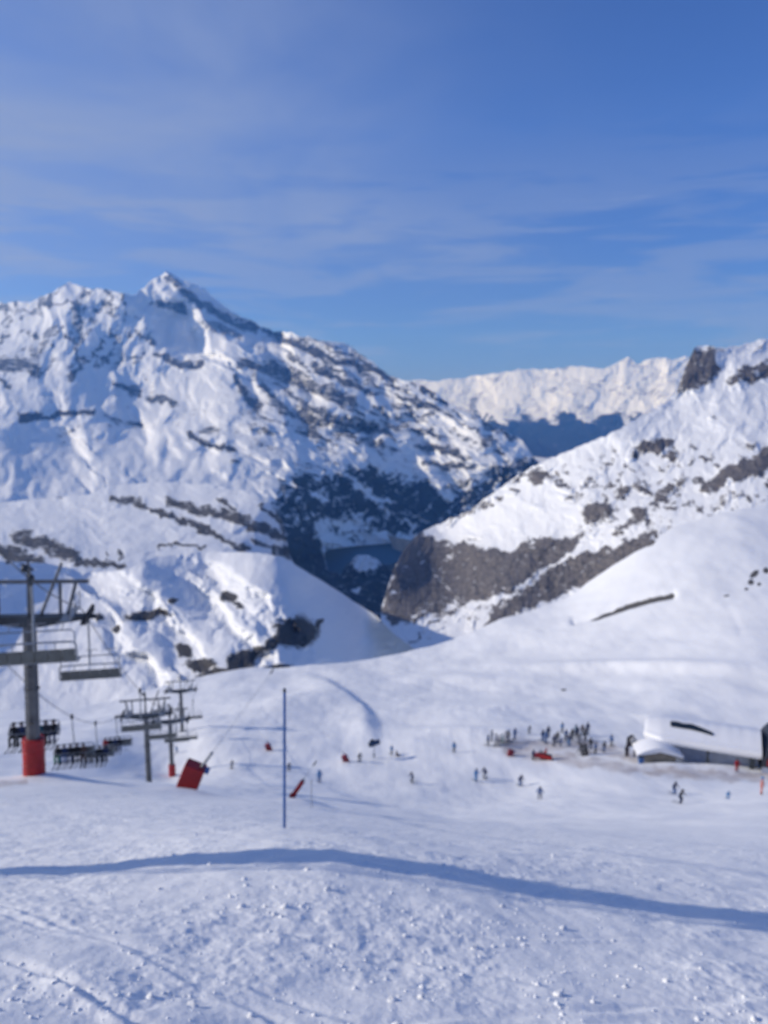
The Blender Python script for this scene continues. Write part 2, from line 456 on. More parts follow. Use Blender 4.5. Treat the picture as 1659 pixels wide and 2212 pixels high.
    bp = N(nt, 'ShaderNodeBump', inp={'Strength': 0.35, 'Distance': 0.02})
    L(nt, mth(nt, 'ADD', mth(nt, 'MULTIPLY', n1, 0.5), n2), bp.inputs['Height']); L(nt, bp.outputs[0], b.inputs['Normal'])
    return grid_mesh('snow_slope', X, Y, Z, m, {'rock': ex(rock_shade), 'dirt': ex(dirt)}, flip=True)
slope = build_slope()

def place(u, v, t):
    """a point of the near slope: photo column u, depth t"""
    x, y, z = ray(u, v, t)
    return Vector((float(x), float(y), float(ground(np.array([x]), np.array([y]), False)[0])))

# ------------------------------------------------------------------ left hill with the black outcrops
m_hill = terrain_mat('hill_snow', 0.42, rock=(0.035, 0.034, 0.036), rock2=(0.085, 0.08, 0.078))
def hill_relief(U, V):
    u, v = warp(U, V, 20, 85, 101)
    D = 18 * fbm(u / 150, v / 110, 3, 103) - 6 * ridged((u + v * 0.2) / 60, v / 120, 4, 105)
    for poly, w, A in [([(330, 1225), (400, 1270), (470, 1330), (520, 1390)], 12, 46), ([(215, 1290), (290, 1340), (340, 1385), (370, 1430)], 14, 50),
                       ([(455, 1270), (520, 1320), (575, 1370)], 10, 34), ([(610, 1205), (690, 1270), (760, 1330), (840, 1385)], 12, 30), ([(240, 1390), (310, 1440), (340, 1470)], 9, 28)]:
        D = D + step(u, v, poly, w, A * 1.6, 5)
    q = u - 0.95 * (v - 1300)
    edges = [60, 215, 345, 475, 588, 980]
    saw = np.zeros_like(q)
    for a_, b_ in zip(edges[:-1], edges[1:]):
        t_ = np.clip((q - a_) / (b_ - a_), 0, 1)
        k_ = (q >= a_) & (q < b_)
        up_ = 1 - 20.0 / (b_ - a_)
        saw = np.where(k_, np.where(t_ < up_, t_ / up_, (1 - t_) / (1 - up_)) * min(b_ - a_, 260), saw)
    D = D - 1.5 * ridged(u / 30, v / 44, 3, 107) + 0.50 * (0.7 + 0.5 * fbm(u / 70, v / 50, 3, 109)) * saw * ss(V, 1215, 1300) * ss(U, 150, 330) * (1 - 0.45 * ss(U, 560, 620))
    D = D + 1.4 * np.clip(U - 600, 0, 400) * ss(U - 0.55 * (V - 1200), 560, 640)
    D = D + 14 * np.exp(-polydist(u, v, [(590, 1300), (575, 1360)])[0] ** 2 / 300)
    for (cu, cv, ru, rv, an) in HILL_ROCK:
        D = D - 9 * blob(U, V, cu, cv, ru, rv, an)
    return D
HILL_ROCK = [(640, 1365, 58, 38, -8), (592, 1385, 30, 14, -30), (525, 1425, 42, 24, -14), (495, 1290, 26, 13, 8), (320, 1328, 62, 11, -4), (430, 1436, 40, 18, 0),
             (395, 1405, 26, 14, 30), (600, 1440, 34, 8, -5), (735, 1435, 10, 5, 0), (470, 1455, 60, 14, -10), (252, 1360, 8, 9, 0), (690, 1345, 14, 7, -60), (375, 1300, 14, 7, 0),
             (215, 1335, 12, 10, 60), (60, 1225, 22, 7, 10), (28, 1215, 16, 6, 0), (560, 1400, 20, 10, 0), (515, 1310, 18, 7, 20)]
def hill_masks(U, V, D):
    u, v = warp(U, V, 7, 30, 111)
    rk = np.zeros_like(U)
    for b in HILL_ROCK: rk = np.maximum(rk, blob(u, v, *b))
    return {'rock': rk * 1.2, 'forest': np.zeros_like(U)}
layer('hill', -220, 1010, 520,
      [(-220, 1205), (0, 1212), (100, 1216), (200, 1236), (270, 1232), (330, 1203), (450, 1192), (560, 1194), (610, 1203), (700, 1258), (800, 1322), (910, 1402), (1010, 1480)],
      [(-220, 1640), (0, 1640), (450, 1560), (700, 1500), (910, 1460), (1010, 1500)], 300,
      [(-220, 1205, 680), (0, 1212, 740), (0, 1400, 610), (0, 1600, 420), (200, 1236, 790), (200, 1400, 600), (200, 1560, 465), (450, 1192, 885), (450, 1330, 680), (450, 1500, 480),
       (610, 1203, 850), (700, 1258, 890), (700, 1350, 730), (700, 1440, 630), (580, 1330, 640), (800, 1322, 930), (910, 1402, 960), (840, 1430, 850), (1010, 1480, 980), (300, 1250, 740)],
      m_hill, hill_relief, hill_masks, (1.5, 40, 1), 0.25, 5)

# ------------------------------------------------------------------ shoulder above the hill
m_sh = terrain_mat('shoulder_snow', 0.95, rock=(0.05, 0.047, 0.045), rock2=(0.14, 0.128, 0.118))
SH_ROCK = [([(40, 1158), (100, 1180), (160, 1200)], 22), ([(0, 1190), (50, 1200), (90, 1215)], 16), ([(165, 1215), (225, 1216), (268, 1226)], 10),
           ([(362, 1082), (420, 1100), (500, 1115), (560, 1140), (600, 1155)], 15), ([(300, 1092), (370, 1115), (430, 1140), (475, 1160), (530, 1190)], 9),
           ([(240, 1080), (300, 1085)], 9), ([(345, 1183), (385, 1178), (440, 1182)], 6), ([(470, 1082), (505, 1098)], 7), ([(560, 1090), (600, 1125)], 7), ([(598, 1095), (612, 1130), (616, 1165)], 10), ([(595, 1190), (640, 1200)], 13),
           ([(545, 1165), (600, 1190)], 7), ([(100, 1072), (130, 1075)], 4), ([(30, 1070), (60, 1072)], 5), ([(230, 1190), (232, 1205)], 4), ([(260, 1192), (262, 1206)], 4)]
def sh_relief(U, V):
    u, v = warp(U, V, 16, 90, 121)
    D = 22 * fbm(u / 170, v / 90, 4, 123) - 5 * ridged((u - v * 1.5) / 55, (v + u * 0.4) / 40, 4, 125)
    for poly, w in SH_ROCK: D = D - 0.6 * w * np.exp(-(polydist(u, v, poly)[0] / w) ** 2)
    return D + step(u, v, [(590, 1085), (612, 1130), (612, 1200)], 14, 50)
def sh_masks(U, V, D):
    u, v = warp(U, V, 9, 26, 131)
    rk = np.zeros_like(U)
    for poly, w in SH_ROCK: rk = np.maximum(rk, 1 - ss(polydist(u, v, poly)[0], 0.35 * w, 1.25 * w))
    return {'rock': rk * (0.92 + 0.25 * fbm(u / 18, v / 10, 3, 133)), 'forest': np.zeros_like(U)}
layer('shoulder', -250, 690, 420, [(-250, 1092), (0, 1086), (100, 1076), (200, 1066), (240, 1050), (330, 1041), (450, 1046), (530, 1061), (585, 1088), (610, 1125), (617, 1160), (630, 1210), (690, 1290)],
      [(-250, 1290), (300, 1280), (600, 1300), (690, 1340)], 200,
      [(-250, 1092, 1500), (0, 1086, 1680), (330, 1041, 1850), (530, 1061, 1750), (600, 1110, 1620), (615, 1165, 1550), (690, 1290, 1450), (-250, 1290, 1050), (300, 1280, 1020), (600, 1290, 1200), (300, 1150, 1430), (0, 1180, 1250)],
      m_sh, sh_relief, sh_masks, (2, 40, 1), 0.15, 7)

# ------------------------------------------------------------------ big left mountain
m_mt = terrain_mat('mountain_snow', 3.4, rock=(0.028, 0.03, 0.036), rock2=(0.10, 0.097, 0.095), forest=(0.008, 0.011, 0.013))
MT_ROCK_SHADE = [([(368, 600), (430, 658), (500, 693), (552, 708)], 13, .9), ([(345, 660), (400, 668)], 12, .9), ([(450, 700), (510, 722)], 14, .7), ([(525, 785), (600, 803), (660, 830), (765, 872)], 17, .8),  # bare rock; shaded faces and soft shade patches are painted in as rock too
           ([(575, 712), (650, 745), (700, 768), (830, 808)], 12, .95), ([(600, 722), (700, 745), (790, 785)], 9, .6), ([(685, 793), (740, 823), (800, 843)], 9, .9), ([(510, 815), (535, 860), (560, 880)], 14, .85), ([(565, 833), (625, 893), (700, 913), (820, 928)], 11, .75),
           ([(660, 890), (760, 905)], 13, .6), ([(410, 938), (450, 963), (505, 968)], 8, 1), ([(45, 902), (120, 896), (200, 892)], 9, 1), ([(0, 785), (60, 790), (75, 800)], 18, .8), ([(0, 825), (20, 830)], 9, .8), ([(70, 770), (110, 715)], 13, .62),
           ([(165, 650), (170, 715), (165, 745)], 12, .7), ([(165, 745), (172, 790), (155, 815)], 6, .9), ([(225, 650), (245, 680)], 14, .6), ([(85, 810), (125, 780)], 6, .7), ([(0, 665), (30, 668), (90, 675)], 9, .6), ([(20, 695), (10, 705)], 8, .7),
           ([(345, 768), (390, 790), (435, 788)], 9, .9), ([(245, 828), (300, 850)], 10, .8), ([(330, 858), (375, 872)], 11, .8), ([(240, 765), (300, 772)], 8, .6), ([(255, 720), (260, 770)], 16, .5), ([(300, 725), (330, 745)], 10, .7), ([(120, 940), (180, 925)], 10, .45), ([(235, 905), (305, 920)], 10, .6), ([(440, 930), (470, 935)], 10, .6),
           ([(890, 832), (930, 848), (960, 870)], 6, .95), ([(850, 880), (940, 900)], 8, .6), ([(860, 920), (950, 940)], 8, .7), ([(900, 965), (1010, 985)], 9, .8), ([(980, 930), (1030, 960)], 8, .6), ([(720, 940), (800, 960)], 9, .5), ([(1040, 950), (1090, 985)], 9, .7), ([(920, 1000), (1020, 1010)], 10, .7), ([(1050, 920), (1110, 950)], 7, .7), ([(800, 880), (860, 900)], 8, .5), ([(640, 1000), (700, 1010)], 7, .5), ([(505, 1000), (515, 1000)], 9, .6)]
MT_FOREST = [[(595, 1060), (612, 1022), (660, 1012), (720, 1030), (760, 1002), (830, 1012), (880, 1030), (920, 1035), (985, 1050), (1050, 1020), (1100, 1000), (1150, 985), (1170, 1010), (1000, 1130), (905, 1160), (850, 1160), (780, 1120), (690, 1120), (680, 1150), (705, 1190), (760, 1270), (900, 1420), (600, 1420)]]
MT_CLEAR = [(955, 1062, 32, 16, 40), (745, 1138, 50, 13, 10), (715, 1165, 22, 12, 10), (690, 1070, 30, 8, 15), (900, 1120, 40, 6, 30), (820, 1075, 40, 7, 25), (765, 1165, 30, 14, 0), (1020, 1000, 40, 5, 25), (630, 1045, 26, 6, 20)]
def mt_relief(U, V):
    u, v = warp(U, V, 22, 120, 141)
    D = 64 * fbm(u / 220, v / 200, 4, 143)
    k = ss(U, 350, 600)
    # spurs and gullies down the fall line on the left, strata falling to the right beyond
    D = D - 34 * (1 - k) * ridged((u + 0.35 * v) / 95, v / 230, 5, 145) - 34 * k * ridged((u - 0.6 * v) / 190, (v - 0.42 * u) / 62, 5, 147)
    calm = 1 - 0.65 * ss(V, 800, 960) * (1 - ss(U, 420, 600))
    D = 64 * fbm(u / 220, v / 200, 4, 143) * (2 - calm) + (D - 64 * fbm(u / 220, v / 200, 4, 143)) * calm
    D = D - 5 * calm * ridged(u / 28, v / 36, 4, 149)
    for poly, g in [([(362, 586), (445, 618), (520, 680), (610, 716), (620, 750), (560, 745), (480, 715), (405, 668)], 1.7), ([(246, 630), (300, 664), (342, 716), (390, 760), (432, 774), (470, 770), (430, 715), (385, 675), (340, 650)], 1.3),
                    ([(470, 760), (600, 800), (700, 850), (680, 870), (580, 830), (500, 790)], 0.9), ([(540, 800), (620, 870), (720, 900), (820, 925), (800, 945), (680, 925), (600, 900)], 0.8), ([(90, 925), (170, 935), (185, 985), (120, 985)], 0.9), ([(225, 895), (300, 905), (310, 930), (240, 930)], 0.8), ([(410, 960), (460, 965), (455, 1000), (410, 995)], 0.9)]:
        cu_ = sum(p[0] for p in poly) / len(poly)
        D = D + g * soft(u, v, poly, 20) * (u - cu_ + 60)
    for poly, w, A in [([(360, 588), (395, 640), (440, 690), (520, 740), (600, 800)], 16, 60), ([(240, 628), (290, 662), (335, 712), (375, 748), (430, 770)], 12, 52), ([(150, 612), (185, 680), (230, 740), (240, 800)], 14, 34),
                       ([(505, 810), (530, 850), (560, 890)], 9, 26), ([(575, 780), (590, 815)], 8, 22), ([(600, 860), (640, 900), (680, 960)], 10, 24), ([(95, 930), (150, 950), (180, 990)], 12, 26),
                       ([(640, 950), (660, 990), (700, 1030)], 9, 24), ([(60, 980), (120, 1000), (160, 1040)], 10, 24), ([(880, 940), (930, 985), (960, 1040)], 10, 30), ([(960, 860), (1040, 905), (1120, 950)], 12, 36), ([(220, 980), (260, 1020)], 10, 22)]:
        D = D + step(u, v, poly, w, A * 1.7, 5)
    return D
def mt_masks(U, V, D):
    u, v = warp(U, V, 10, 34, 151)
    rk = np.zeros_like(U)
    for poly, w, s_ in MT_ROCK_SHADE: rk = np.maximum(rk, s_ * (1 - ss(polydist(u, v, poly)[0], 0.3 * w, 1.35 * w)))
    k = ss(U, 430, 620) * ss(V, 700, 780) * (1 - 0.6 * ss(V, 930, 1010))
    band = ridged((u - 0.6 * v) / 120, (v - 0.45 * u) / 26, 4, 153)
    rk = np.maximum(rk, 0.82 * k * ss(band, 0.33, 0.75))
    rk = np.maximum(rk, 0.62 * ss(ridged((u - .3 * v) / 75, (v - .15 * u) / 17, 4, 161), 0.55, 0.95) * ss(V, 740, 800) * (1 - ss(V, 960, 1030)) * (1 - ss(U, 560, 640)))
    k2 = (1 - ss(U, 250, 420)) * (1 - ss(V, 760, 860))
    rk = np.maximum(rk, 0.85 * k2 * ss(ridged((u + 0.5 * v) / 46, v / 60, 4, 155), 0.42, 0.8))
    rk = np.maximum(rk, 0.75 * blob(u, v, 770, 1146, 95, 34, 8) * ss(fbm((u + .6 * v) / 30, (v - .2 * u) / 12, 4, 159), -0.1, 0.35))
    fo = np.zeros_like(U)
    for p in MT_FOREST: fo = np.maximum(fo, soft(u, v, p, 24))
    for b in MT_CLEAR: fo = fo * (1 - (0.75 if b[1] < 1110 else 0.34) * blob(u, v, *b))
    fo = fo - 0.58 * ss(ridged((u - 0.9 * v) / 85, (v + 0.55 * u) / 24, 4, 157), 0.30, 0.85) * ss(V, 1000, 1030) * (1 - ss(V, 1150, 1190))
    fo = fo * (1 - 0.55 * np.exp(-(polydist(u, v, [(740, 1024), (800, 1068), (840, 1104), (896, 1140)])[0] / 8) ** 2))
    return {'rock': rk, 'forest': fo * 1.0 + 0.12 * ss(V, 980, 1100) * ss(U, 560, 640)}
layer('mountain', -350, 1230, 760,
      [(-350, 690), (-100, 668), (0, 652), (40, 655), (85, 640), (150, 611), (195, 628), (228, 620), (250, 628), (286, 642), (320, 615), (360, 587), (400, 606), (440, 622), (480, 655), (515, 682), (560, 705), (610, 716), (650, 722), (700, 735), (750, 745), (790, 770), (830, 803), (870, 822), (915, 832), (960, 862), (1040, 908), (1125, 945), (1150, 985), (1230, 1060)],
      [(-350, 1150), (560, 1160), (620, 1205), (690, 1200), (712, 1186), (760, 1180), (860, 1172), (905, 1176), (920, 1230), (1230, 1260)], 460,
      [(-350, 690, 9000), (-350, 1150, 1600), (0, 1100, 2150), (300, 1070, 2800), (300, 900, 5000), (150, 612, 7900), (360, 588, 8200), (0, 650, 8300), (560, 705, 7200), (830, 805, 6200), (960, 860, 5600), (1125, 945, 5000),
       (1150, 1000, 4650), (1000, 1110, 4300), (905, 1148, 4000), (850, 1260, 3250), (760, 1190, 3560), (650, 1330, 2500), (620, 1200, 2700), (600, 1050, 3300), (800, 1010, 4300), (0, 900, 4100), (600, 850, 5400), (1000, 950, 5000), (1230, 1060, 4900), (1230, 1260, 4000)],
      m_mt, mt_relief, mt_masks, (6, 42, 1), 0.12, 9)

# ------------------------------------------------------------------ far range
m_far = terrain_mat('range_snow', 9.0, rock=(0.16, 0.155, 0.155), rock2=(0.28, 0.27, 0.26), forest=(0.006, 0.008, 0.01))
def far_relief(U, V):
    u, v = warp(U, V, 12, 70, 161)
    return 30 * fbm(u / 120, v / 120, 4, 163) - (9 + 16 * ss(U, 1250, 1400)) * ridged((u + 0.3 * v) / 55, v / 130, 5, 165)
def far_masks(U, V, D):
    u, v = warp(U, V, 26, 44, 171)
    edge = np.interp(u, [850, 1030, 1090, 1180, 1300, 1360, 1500], [850, 895, 903, 900, 896, 905, 905])
    fo = ss(v - edge, -14, 16)
    rk = 0.50 * ss(ridged(u / 40, v / 60, 4, 173), 0.3, 0.8) + 0.5 * blob(u, v, 1030, 880, 26, 22, 0)  # streaky rock; the round patch is valley shade painted in as rock
    return {'rock': rk, 'forest': fo}
layer('snowy_range', 780, 1640, 380,
      [(780, 822), (860, 822), (920, 823), (960, 822), (1030, 811), (1100, 801), (1170, 797), (1240, 793), (1300, 797), (1335, 782), (1355, 772), (1375, 786), (1400, 776), (1420, 768), (1450, 775), (1480, 772), (1560, 765), (1640, 760)],
      [(780, 1080), (1640, 1080)], 170,
      [(780, 822, 18500), (1100, 801, 16500), (1480, 772, 14500), (1640, 760, 13800), (780, 1080, 11500), (1200, 1080, 9500), (1640, 1080, 8000), (1000, 910, 14500), (1400, 910, 12000)],
      m_far, far_relief, far_masks, (4.0, 26, 1), 0.1, 11)

# ------------------------------------------------------------------ right mountain with the cliffs
m_rt = terrain_mat('crag_snow', 0.85, rock=(0.075, 0.072, 0.075), rock2=(0.20, 0.18, 0.172), brk=0.75)
RT_POLY = [([(862, 1175), (905, 1150), (960, 1164), (1030, 1180), (1100, 1190), (1165, 1158), (1215, 1160), (1262, 1156), (1235, 1192), (1184, 1222), (1138, 1252), (1103, 1279), (1023, 1304), (978, 1328), (905, 1345), (862, 1358), (822, 1325), (840, 1260), (850, 1220)], 1.0),
           ([(1043, 1362), (1066, 1312), (1126, 1273), (1188, 1228), (1253, 1194), (1325, 1178), (1400, 1146), (1425, 1150), (1385, 1205), (1285, 1256), (1150, 1312)], 1.0),
           ([(1475, 800), (1500, 755), (1540, 748), (1560, 790), (1530, 830), (1490, 845), (1462, 850)], .85), ([(1590, 800), (1659, 775), (1700, 790), (1659, 815), (1600, 830), (1570, 830)], .8)]
RT_BLOB = [(1412, 962, 46, 20, -14, 1), (1370, 985, 12, 14, 60, .9), (1450, 985, 22, 12, -20, .8), (1600, 1015, 70, 24, -18, 1), (1560, 1035, 40, 18, -25, .9), (1530, 1050, 26, 18, 0, .8), (1655, 990, 40, 26, -30, .9), (1290, 1105, 44, 24, -12, .95), (1385, 1110, 26, 18, -35, .9), (1165, 1032, 34, 15, -10, .9),
           (1430, 1070, 44, 12, -38, .8), (1470, 1040, 22, 10, -40, .7), (1270, 1040, 30, 8, -25, .55), (1215, 1050, 24, 8, 15, .7), (1230, 1075, 18, 8, 10, .6), (1350, 1060, 32, 10, -30, .6), (1345, 1140, 36, 10, -35, .8), (1390, 1060, 26, 12, 40, .6), (1560, 1080, 12, 20, 10, .6), (1600, 1070, 16, 8, -30, .6),
           (1110, 1060, 12, 7, 0, .8), (1080, 1078, 9, 6, 0, .8), (1060, 1088, 9, 5, 0, .7), (1040, 1090, 40, 10, -38, .55), (1140, 1025, 60, 5, -25, .7), (1000, 1110, 60, 5, -32, .6), (1020, 1163, 26, 5, 10, .6), (1260, 1150, 30, 8, -10, .5), (1150, 1090, 10, 6, 0, .4), (1500, 770, 30, 24, 60, .8), (1620, 960, 14, 8, 0, .6),
           (1540, 900, 8, 5, 0, .5), (1460, 990, 40, 8, -40, .5), (960, 1330, 80, 7, -30, .6), (920, 1372, 50, 4, -20, .6), (1010, 1330, 40, 6, -30, .5), (1540, 760, 40, 10, -10, .6), (1640, 750, 30, 6, -20, .5), (1300, 1010, 10, 14, 20, .45), (1200, 1010, 12, 5, -20, .4), (880, 1385, 20, 8, 30, .3)]
def rt_relief(U, V):
    u, v = warp(U, V, 14, 70, 181)
    D = 20 * fbm(u / 160, v / 130, 4, 183) - 7 * ridged((u + v * .7) / 60, (v - u * .55) / 46, 5, 185)
    cl = np.zeros_like(U)
    for p, s_ in RT_POLY: cl = np.maximum(cl, soft(u, v, p, 14))
    for b in RT_BLOB: cl = np.maximum(cl, b[5] * blob(u, v, *b[:5]))
    D = D - 9 * cl - 8 * cl * ridged((u + .2 * v) / 26, v / 60, 4, 187) - 4 * cl * ridged(u / 9, v / 16, 3, 189)
    D = D + step(u, v, [(1040, 1345), (1075, 1295), (1180, 1240), (1330, 1165)], 6, -14, 4)
    return D
def rt_masks(U, V, D):
    u, v = warp(U, V, 9, 26, 191)
    u, v = warp(u, v, 4, 9, 197)
    rk = np.zeros_like(U)
    for p, s_ in RT_POLY: rk = np.maximum(rk, s_ * soft(u, v, p, 9))
    for b in RT_BLOB: rk = np.maximum(rk, b[5] * blob(u, v, *b[:5]))
    k = soft(u, v, [(1100, 1040), (1330, 960), (1400, 940), (1659, 960), (1750, 1100), (1400, 1160), (1250, 1160), (1230, 1060)], 40)
    rk = np.maximum(rk, 0.72 * k * ss(fbm((u + .5 * v) / 30, (v - .5 * u) / 14, 4, 193), 0.08, 0.45))
    k3 = soft(u, v, [(840, 1340), (1000, 1290), (1060, 1300), (1030, 1370), (900, 1400)], 20)
    rk = rk * (1 - 0.5 * k3) + 0.75 * k3 * ss(fbm((u + v) / 60, (v + .5 * u) / 9, 4, 195), 0.0, 0.45)
    rk = rk * 1.22 - 0.40 * ss(fbm((u + .4 * v) / 34, (v - .3 * u) / 8, 4, 199), 0.22, 0.6)
    rk = rk - 0.50 * ss(V, 1080, 1150) * ss(ridged((u - .45 * v) / 130, (v + .5 * u) / 17, 3, 203), 0.50, 0.85)
    return {'rock': np.clip(rk, 0, 1), 'forest': np.zeros_like(U)}
layer('crag_mountain', 823, 1860, 720,
      [(800, 1345), (822, 1322), (836, 1275), (850, 1228), (875, 1185), (905, 1152), (925, 1143), (1000, 1110), (1060, 1068), (1100, 1040), (1160, 1003), (1250, 965), (1330, 932), (1385, 897), (1440, 868), (1462, 848), (1478, 800), (1500, 752), (1520, 745), (1545, 747), (1565, 752), (1600, 745), (1630, 738), (1659, 733), (1750, 715), (1860, 700)],
      [(800, 1340), (822, 1340), (850, 1368), (910, 1412), (1000, 1430), (1100, 1420), (1250, 1350), (1420, 1240), (1659, 1180), (1860, 1150)], 430,
      [(1860, 700, 1800), (1659, 735, 1700), (1500, 750, 1650), (1460, 850, 1500), (1330, 930, 1400), (1160, 1003, 1450), (1000, 1110, 1500), (920, 1145, 1500), (850, 1230, 1200), (815, 1325, 1060), (900, 1420, 840), (1250, 1300, 930), (1420, 1180, 930), (1659, 1120, 900), (1860, 1130, 860),
       (1200, 1150, 1170), (1400, 1000, 1280), (1600, 900, 1350), (1080, 1250, 1080), (960, 1240, 1260)],
      m_rt, rt_relief, rt_masks, (4, 24, 1), 0.12, 13)

# ------------------------------------------------------------------ valley floor, reservoir, dam, and the land under everything
m_val = terrain_mat('valley_ground', 2.0, forest=(0.009, 0.012, 0.014))
LAKE_Z = -723.0
def flat_uv(u, v, z=LAKE_Z):
    yc = (CV - v) / F
    return ray(u, v, z / (yc * CT - ST))
def build_valley():
    U, V = np.meshgrid(np.linspace(560, 1000, 260), np.linspace(1420, 1164, 200))
    X, Y, Z = flat_uv(U, V)
    h = 10 + 8 * fbm(U / 40, V / 30, 3, 201)
    lake = soft(*warp(U, V, 4, 30, 203), [(690, 1178), (760, 1165), (860, 1160), (925, 1165), (915, 1206), (845, 1220), (825, 1222), (790, 1216), (750, 1226), (735, 1244), (708, 1230)], 5)
    kn = blob(U, V, 788, 1240, 48, 24, 0)
    Z = Z + h * (1 - lake) - 12 * lake + 46 * kn * (0.9 + .25 * fbm(U / 16, V / 12, 3, 205)) + 90 * ss(U, 850, 900) * ss(V, 1215, 1260) + 130 * (1 - ss(U, 620, 715))
    u, v = warp(U, V, 7, 20, 207)
    fo = 0.85 * np.maximum(1 - 0.9 * ss(blob(u, v, 790, 1236, 36, 22, 0), .1, .8), 0) * (1 - lake)
    fo = fo * (1 - 0.7 * blob(u, v, 770, 1282, 10, 6, 0)) * (1 - .8 * blob(u, v, 858, 1212, 24, 4, 0))
    return grid_mesh('valley_floor', X, Y, Z, m_val, {'rock': 0.35 * kn, 'forest': fo})
build_valley()

def MBobj(name, bm, mat, parent=None, smooth=False):
    me = bpy.data.meshes.new(name)
    bmesh.ops.recalc_face_normals(bm, faces=bm.faces)
    bm.to_mesh(me); bm.free()
    if smooth:
        me.polygons.foreach_set('use_smooth', np.ones(len(me.polygons), bool))
    for m in (mat if isinstance(mat, (list, tuple)) else [mat]): me.materials.append(m)
    o = bpy.data.objects.new(name, me); C.objects.link(o)
    if parent is not None: o.parent = parent
    return o

# water
m_w, nt, b = new_mat('lake_water')
tc = N(nt, 'ShaderNodeTexCoord')
b.inputs['Base Color'].default_value = (0.05, 0.115, 0.17, 1); b.inputs['Specular IOR Level'].default_value = 0.12; b.inputs['Roughness'].default_value = 0.6; b.inputs['IOR'].default_value = 1.33
bp = N(nt, 'ShaderNodeBump', inp={'Strength': 0.25, 'Distance': 1.0}); L(nt, noise(nt, tc.outputs['Object'], 0.05, 4), bp.inputs['Height']); L(nt, bp.outputs[0], b.inputs['Normal'])
bm = bmesh.new()
vs = []
for (u, v) in [(640, 1180), (640, 1290), (930, 1290), (930, 1168)]:
    x, y, z = flat_uv(u, v); vs.append(bm.verts.new((float(x), float(y), LAKE_Z)))
bm.faces.new(vs)
bmesh.ops.subdivide_edges(bm, edges=bm.edges, cuts=6, use_grid_fill=True)
tag(MBobj('lake', bm, m_w), kind='structure')

# arch dam
m_dam = paint('dam_concrete', (0.60, 0.48, 0.37), 0.85, 0, 0.15, 0.06)
bm = bmesh.new()
dam = bpy.data.objects.new('dam', None); C.objects.link(dam)
p0 = pt(836, 1180, 3720); p1 = pt(912, 1180, 3520)
dam.location = (p0 + p1) / 2; dam.location.z = LAKE_Z - 8
ax = (p1 - p0); ax.z = 0; W_ = ax.length; ax.normalize(); nrm = Vector((-ax.y, ax.x, 0))
rows = []
n = 24
for i in range(n + 1):
    s_ = i / n - .5
    bow = 34 * (1 - (2 * s_) ** 2)
    fr = []
    for (h, off) in [(-6, 3), (30, 1), (64, 0), (66, 0), (66, 8), (-6, 26)]:
        taper = 1 - 0.35 * (1 - max(h, 0) / 66) * 1.0
        p = ax * (s_ * W_ * taper) - nrm * bow + nrm * off
        fr.append(bm.verts.new((p.x, p.y, h)))
    rows.append(fr)
for a, b_ in zip(rows[:-1], rows[1:]):
    for k in range(6):
        bm.faces.new((a[k], b_[k], b_[(k + 1) % 6], a[(k + 1) % 6]))
bm.faces.new(rows[0]); bm.faces.new(rows[-1][::-1])
MBobj('wall', bm, m_dam, dam)
bm = bmesh.new()
rows = []
for i in range(n + 1):
    s_ = i / n - .5
    bow = 34 * (1 - (2 * s_) ** 2)
    fr = []
    for (h, off) in [(66.1, -1.5), (68.5, -1.5), (68.5, 9.5), (66.1, 9.5)]:
        p = ax * (s_ * W_) - nrm * bow + nrm * off
        fr.append(bm.verts.new((p.x, p.y, h)))
    rows.append(fr)
for a, b_ in zip(rows[:-1], rows[1:]):
    for k in range(4): bm.faces.new((a[k], b_[k], b_[(k + 1) % 4], a[(k + 1) % 4]))
bm.faces.new(rows[0]); bm.faces.new(rows[-1][::-1])
MBobj('crest_road', bm, paint('dam_crest', (0.5, 0.46, 0.42), 0.85, 0, 0.1, 0.05), dam)
tag(dam, 'pale concrete dam wall closing the far end of the blue lake in the gorge', 'dam')

# land under and beyond everything
a_ = np.linspace(0, 2 * math.pi, 97); r_ = np.array([0, 400, 1200, 3000, 7000, 13000, 18000, 20000.])
RR, AA = np.meshgrid(r_, a_, indexing='ij')
base_z = np.interp(RR, [0, 400, 1200, 3000, 40000], [-330, -420, -640, -900, -1050])
grid_mesh('ground', RR * np.sin(AA), RR * np.cos(AA), base_z, m_val, {'rock': np.zeros_like(RR), 'forest': np.full_like(RR, 0.2)}, flip=True)

# ------------------------------------------------------------------ air
HAZE = 4.6e-5
bm = bmesh.new()
bmesh.ops.create_cube(bm, size=1)
for v_ in bm.verts:
    v_.co = Vector((v_.co.x * 41000, v_.co.y * 41000, -1110 if v_.co.z < 0 else 1480))
m_h = bpy.data.materials.new('haze_air'); m_h.use_nodes = True
nt = m_h.node_tree; nt.nodes.clear()
pv = N(nt, 'ShaderNodeVolumePrincipled', inp={'Color': (0.14, 0.40, 1.0, 1), 'Absorption Color': (1, 1, 1, 1), 'Density': HAZE, 'Anisotropy': 0.2})
L(nt, pv.outputs[0], N(nt, 'ShaderNodeOutputMaterial').inputs['Volume'])
if HAZE > 0:
    hz = MBobj('haze', bm, m_h); tag(hz, kind='stuff')

# ================================================================== objects
def empty(name, loc, rz=0.0):
    o = bpy.data.objects.new(name, None); C.objects.link(o)
    o.location = loc; o.rotation_euler = (0, 0, rz); o.empty_display_size = 0.2
    return o

def kids(o): return [c for c in bpy.data.objects if c.parent == o]

def copy_tree(o, parent=None):
    c = o.copy(); C.objects.link(c)
    if parent is not None: c.parent = parent
    for ch in kids(o): copy_tree(ch, c)
    return c

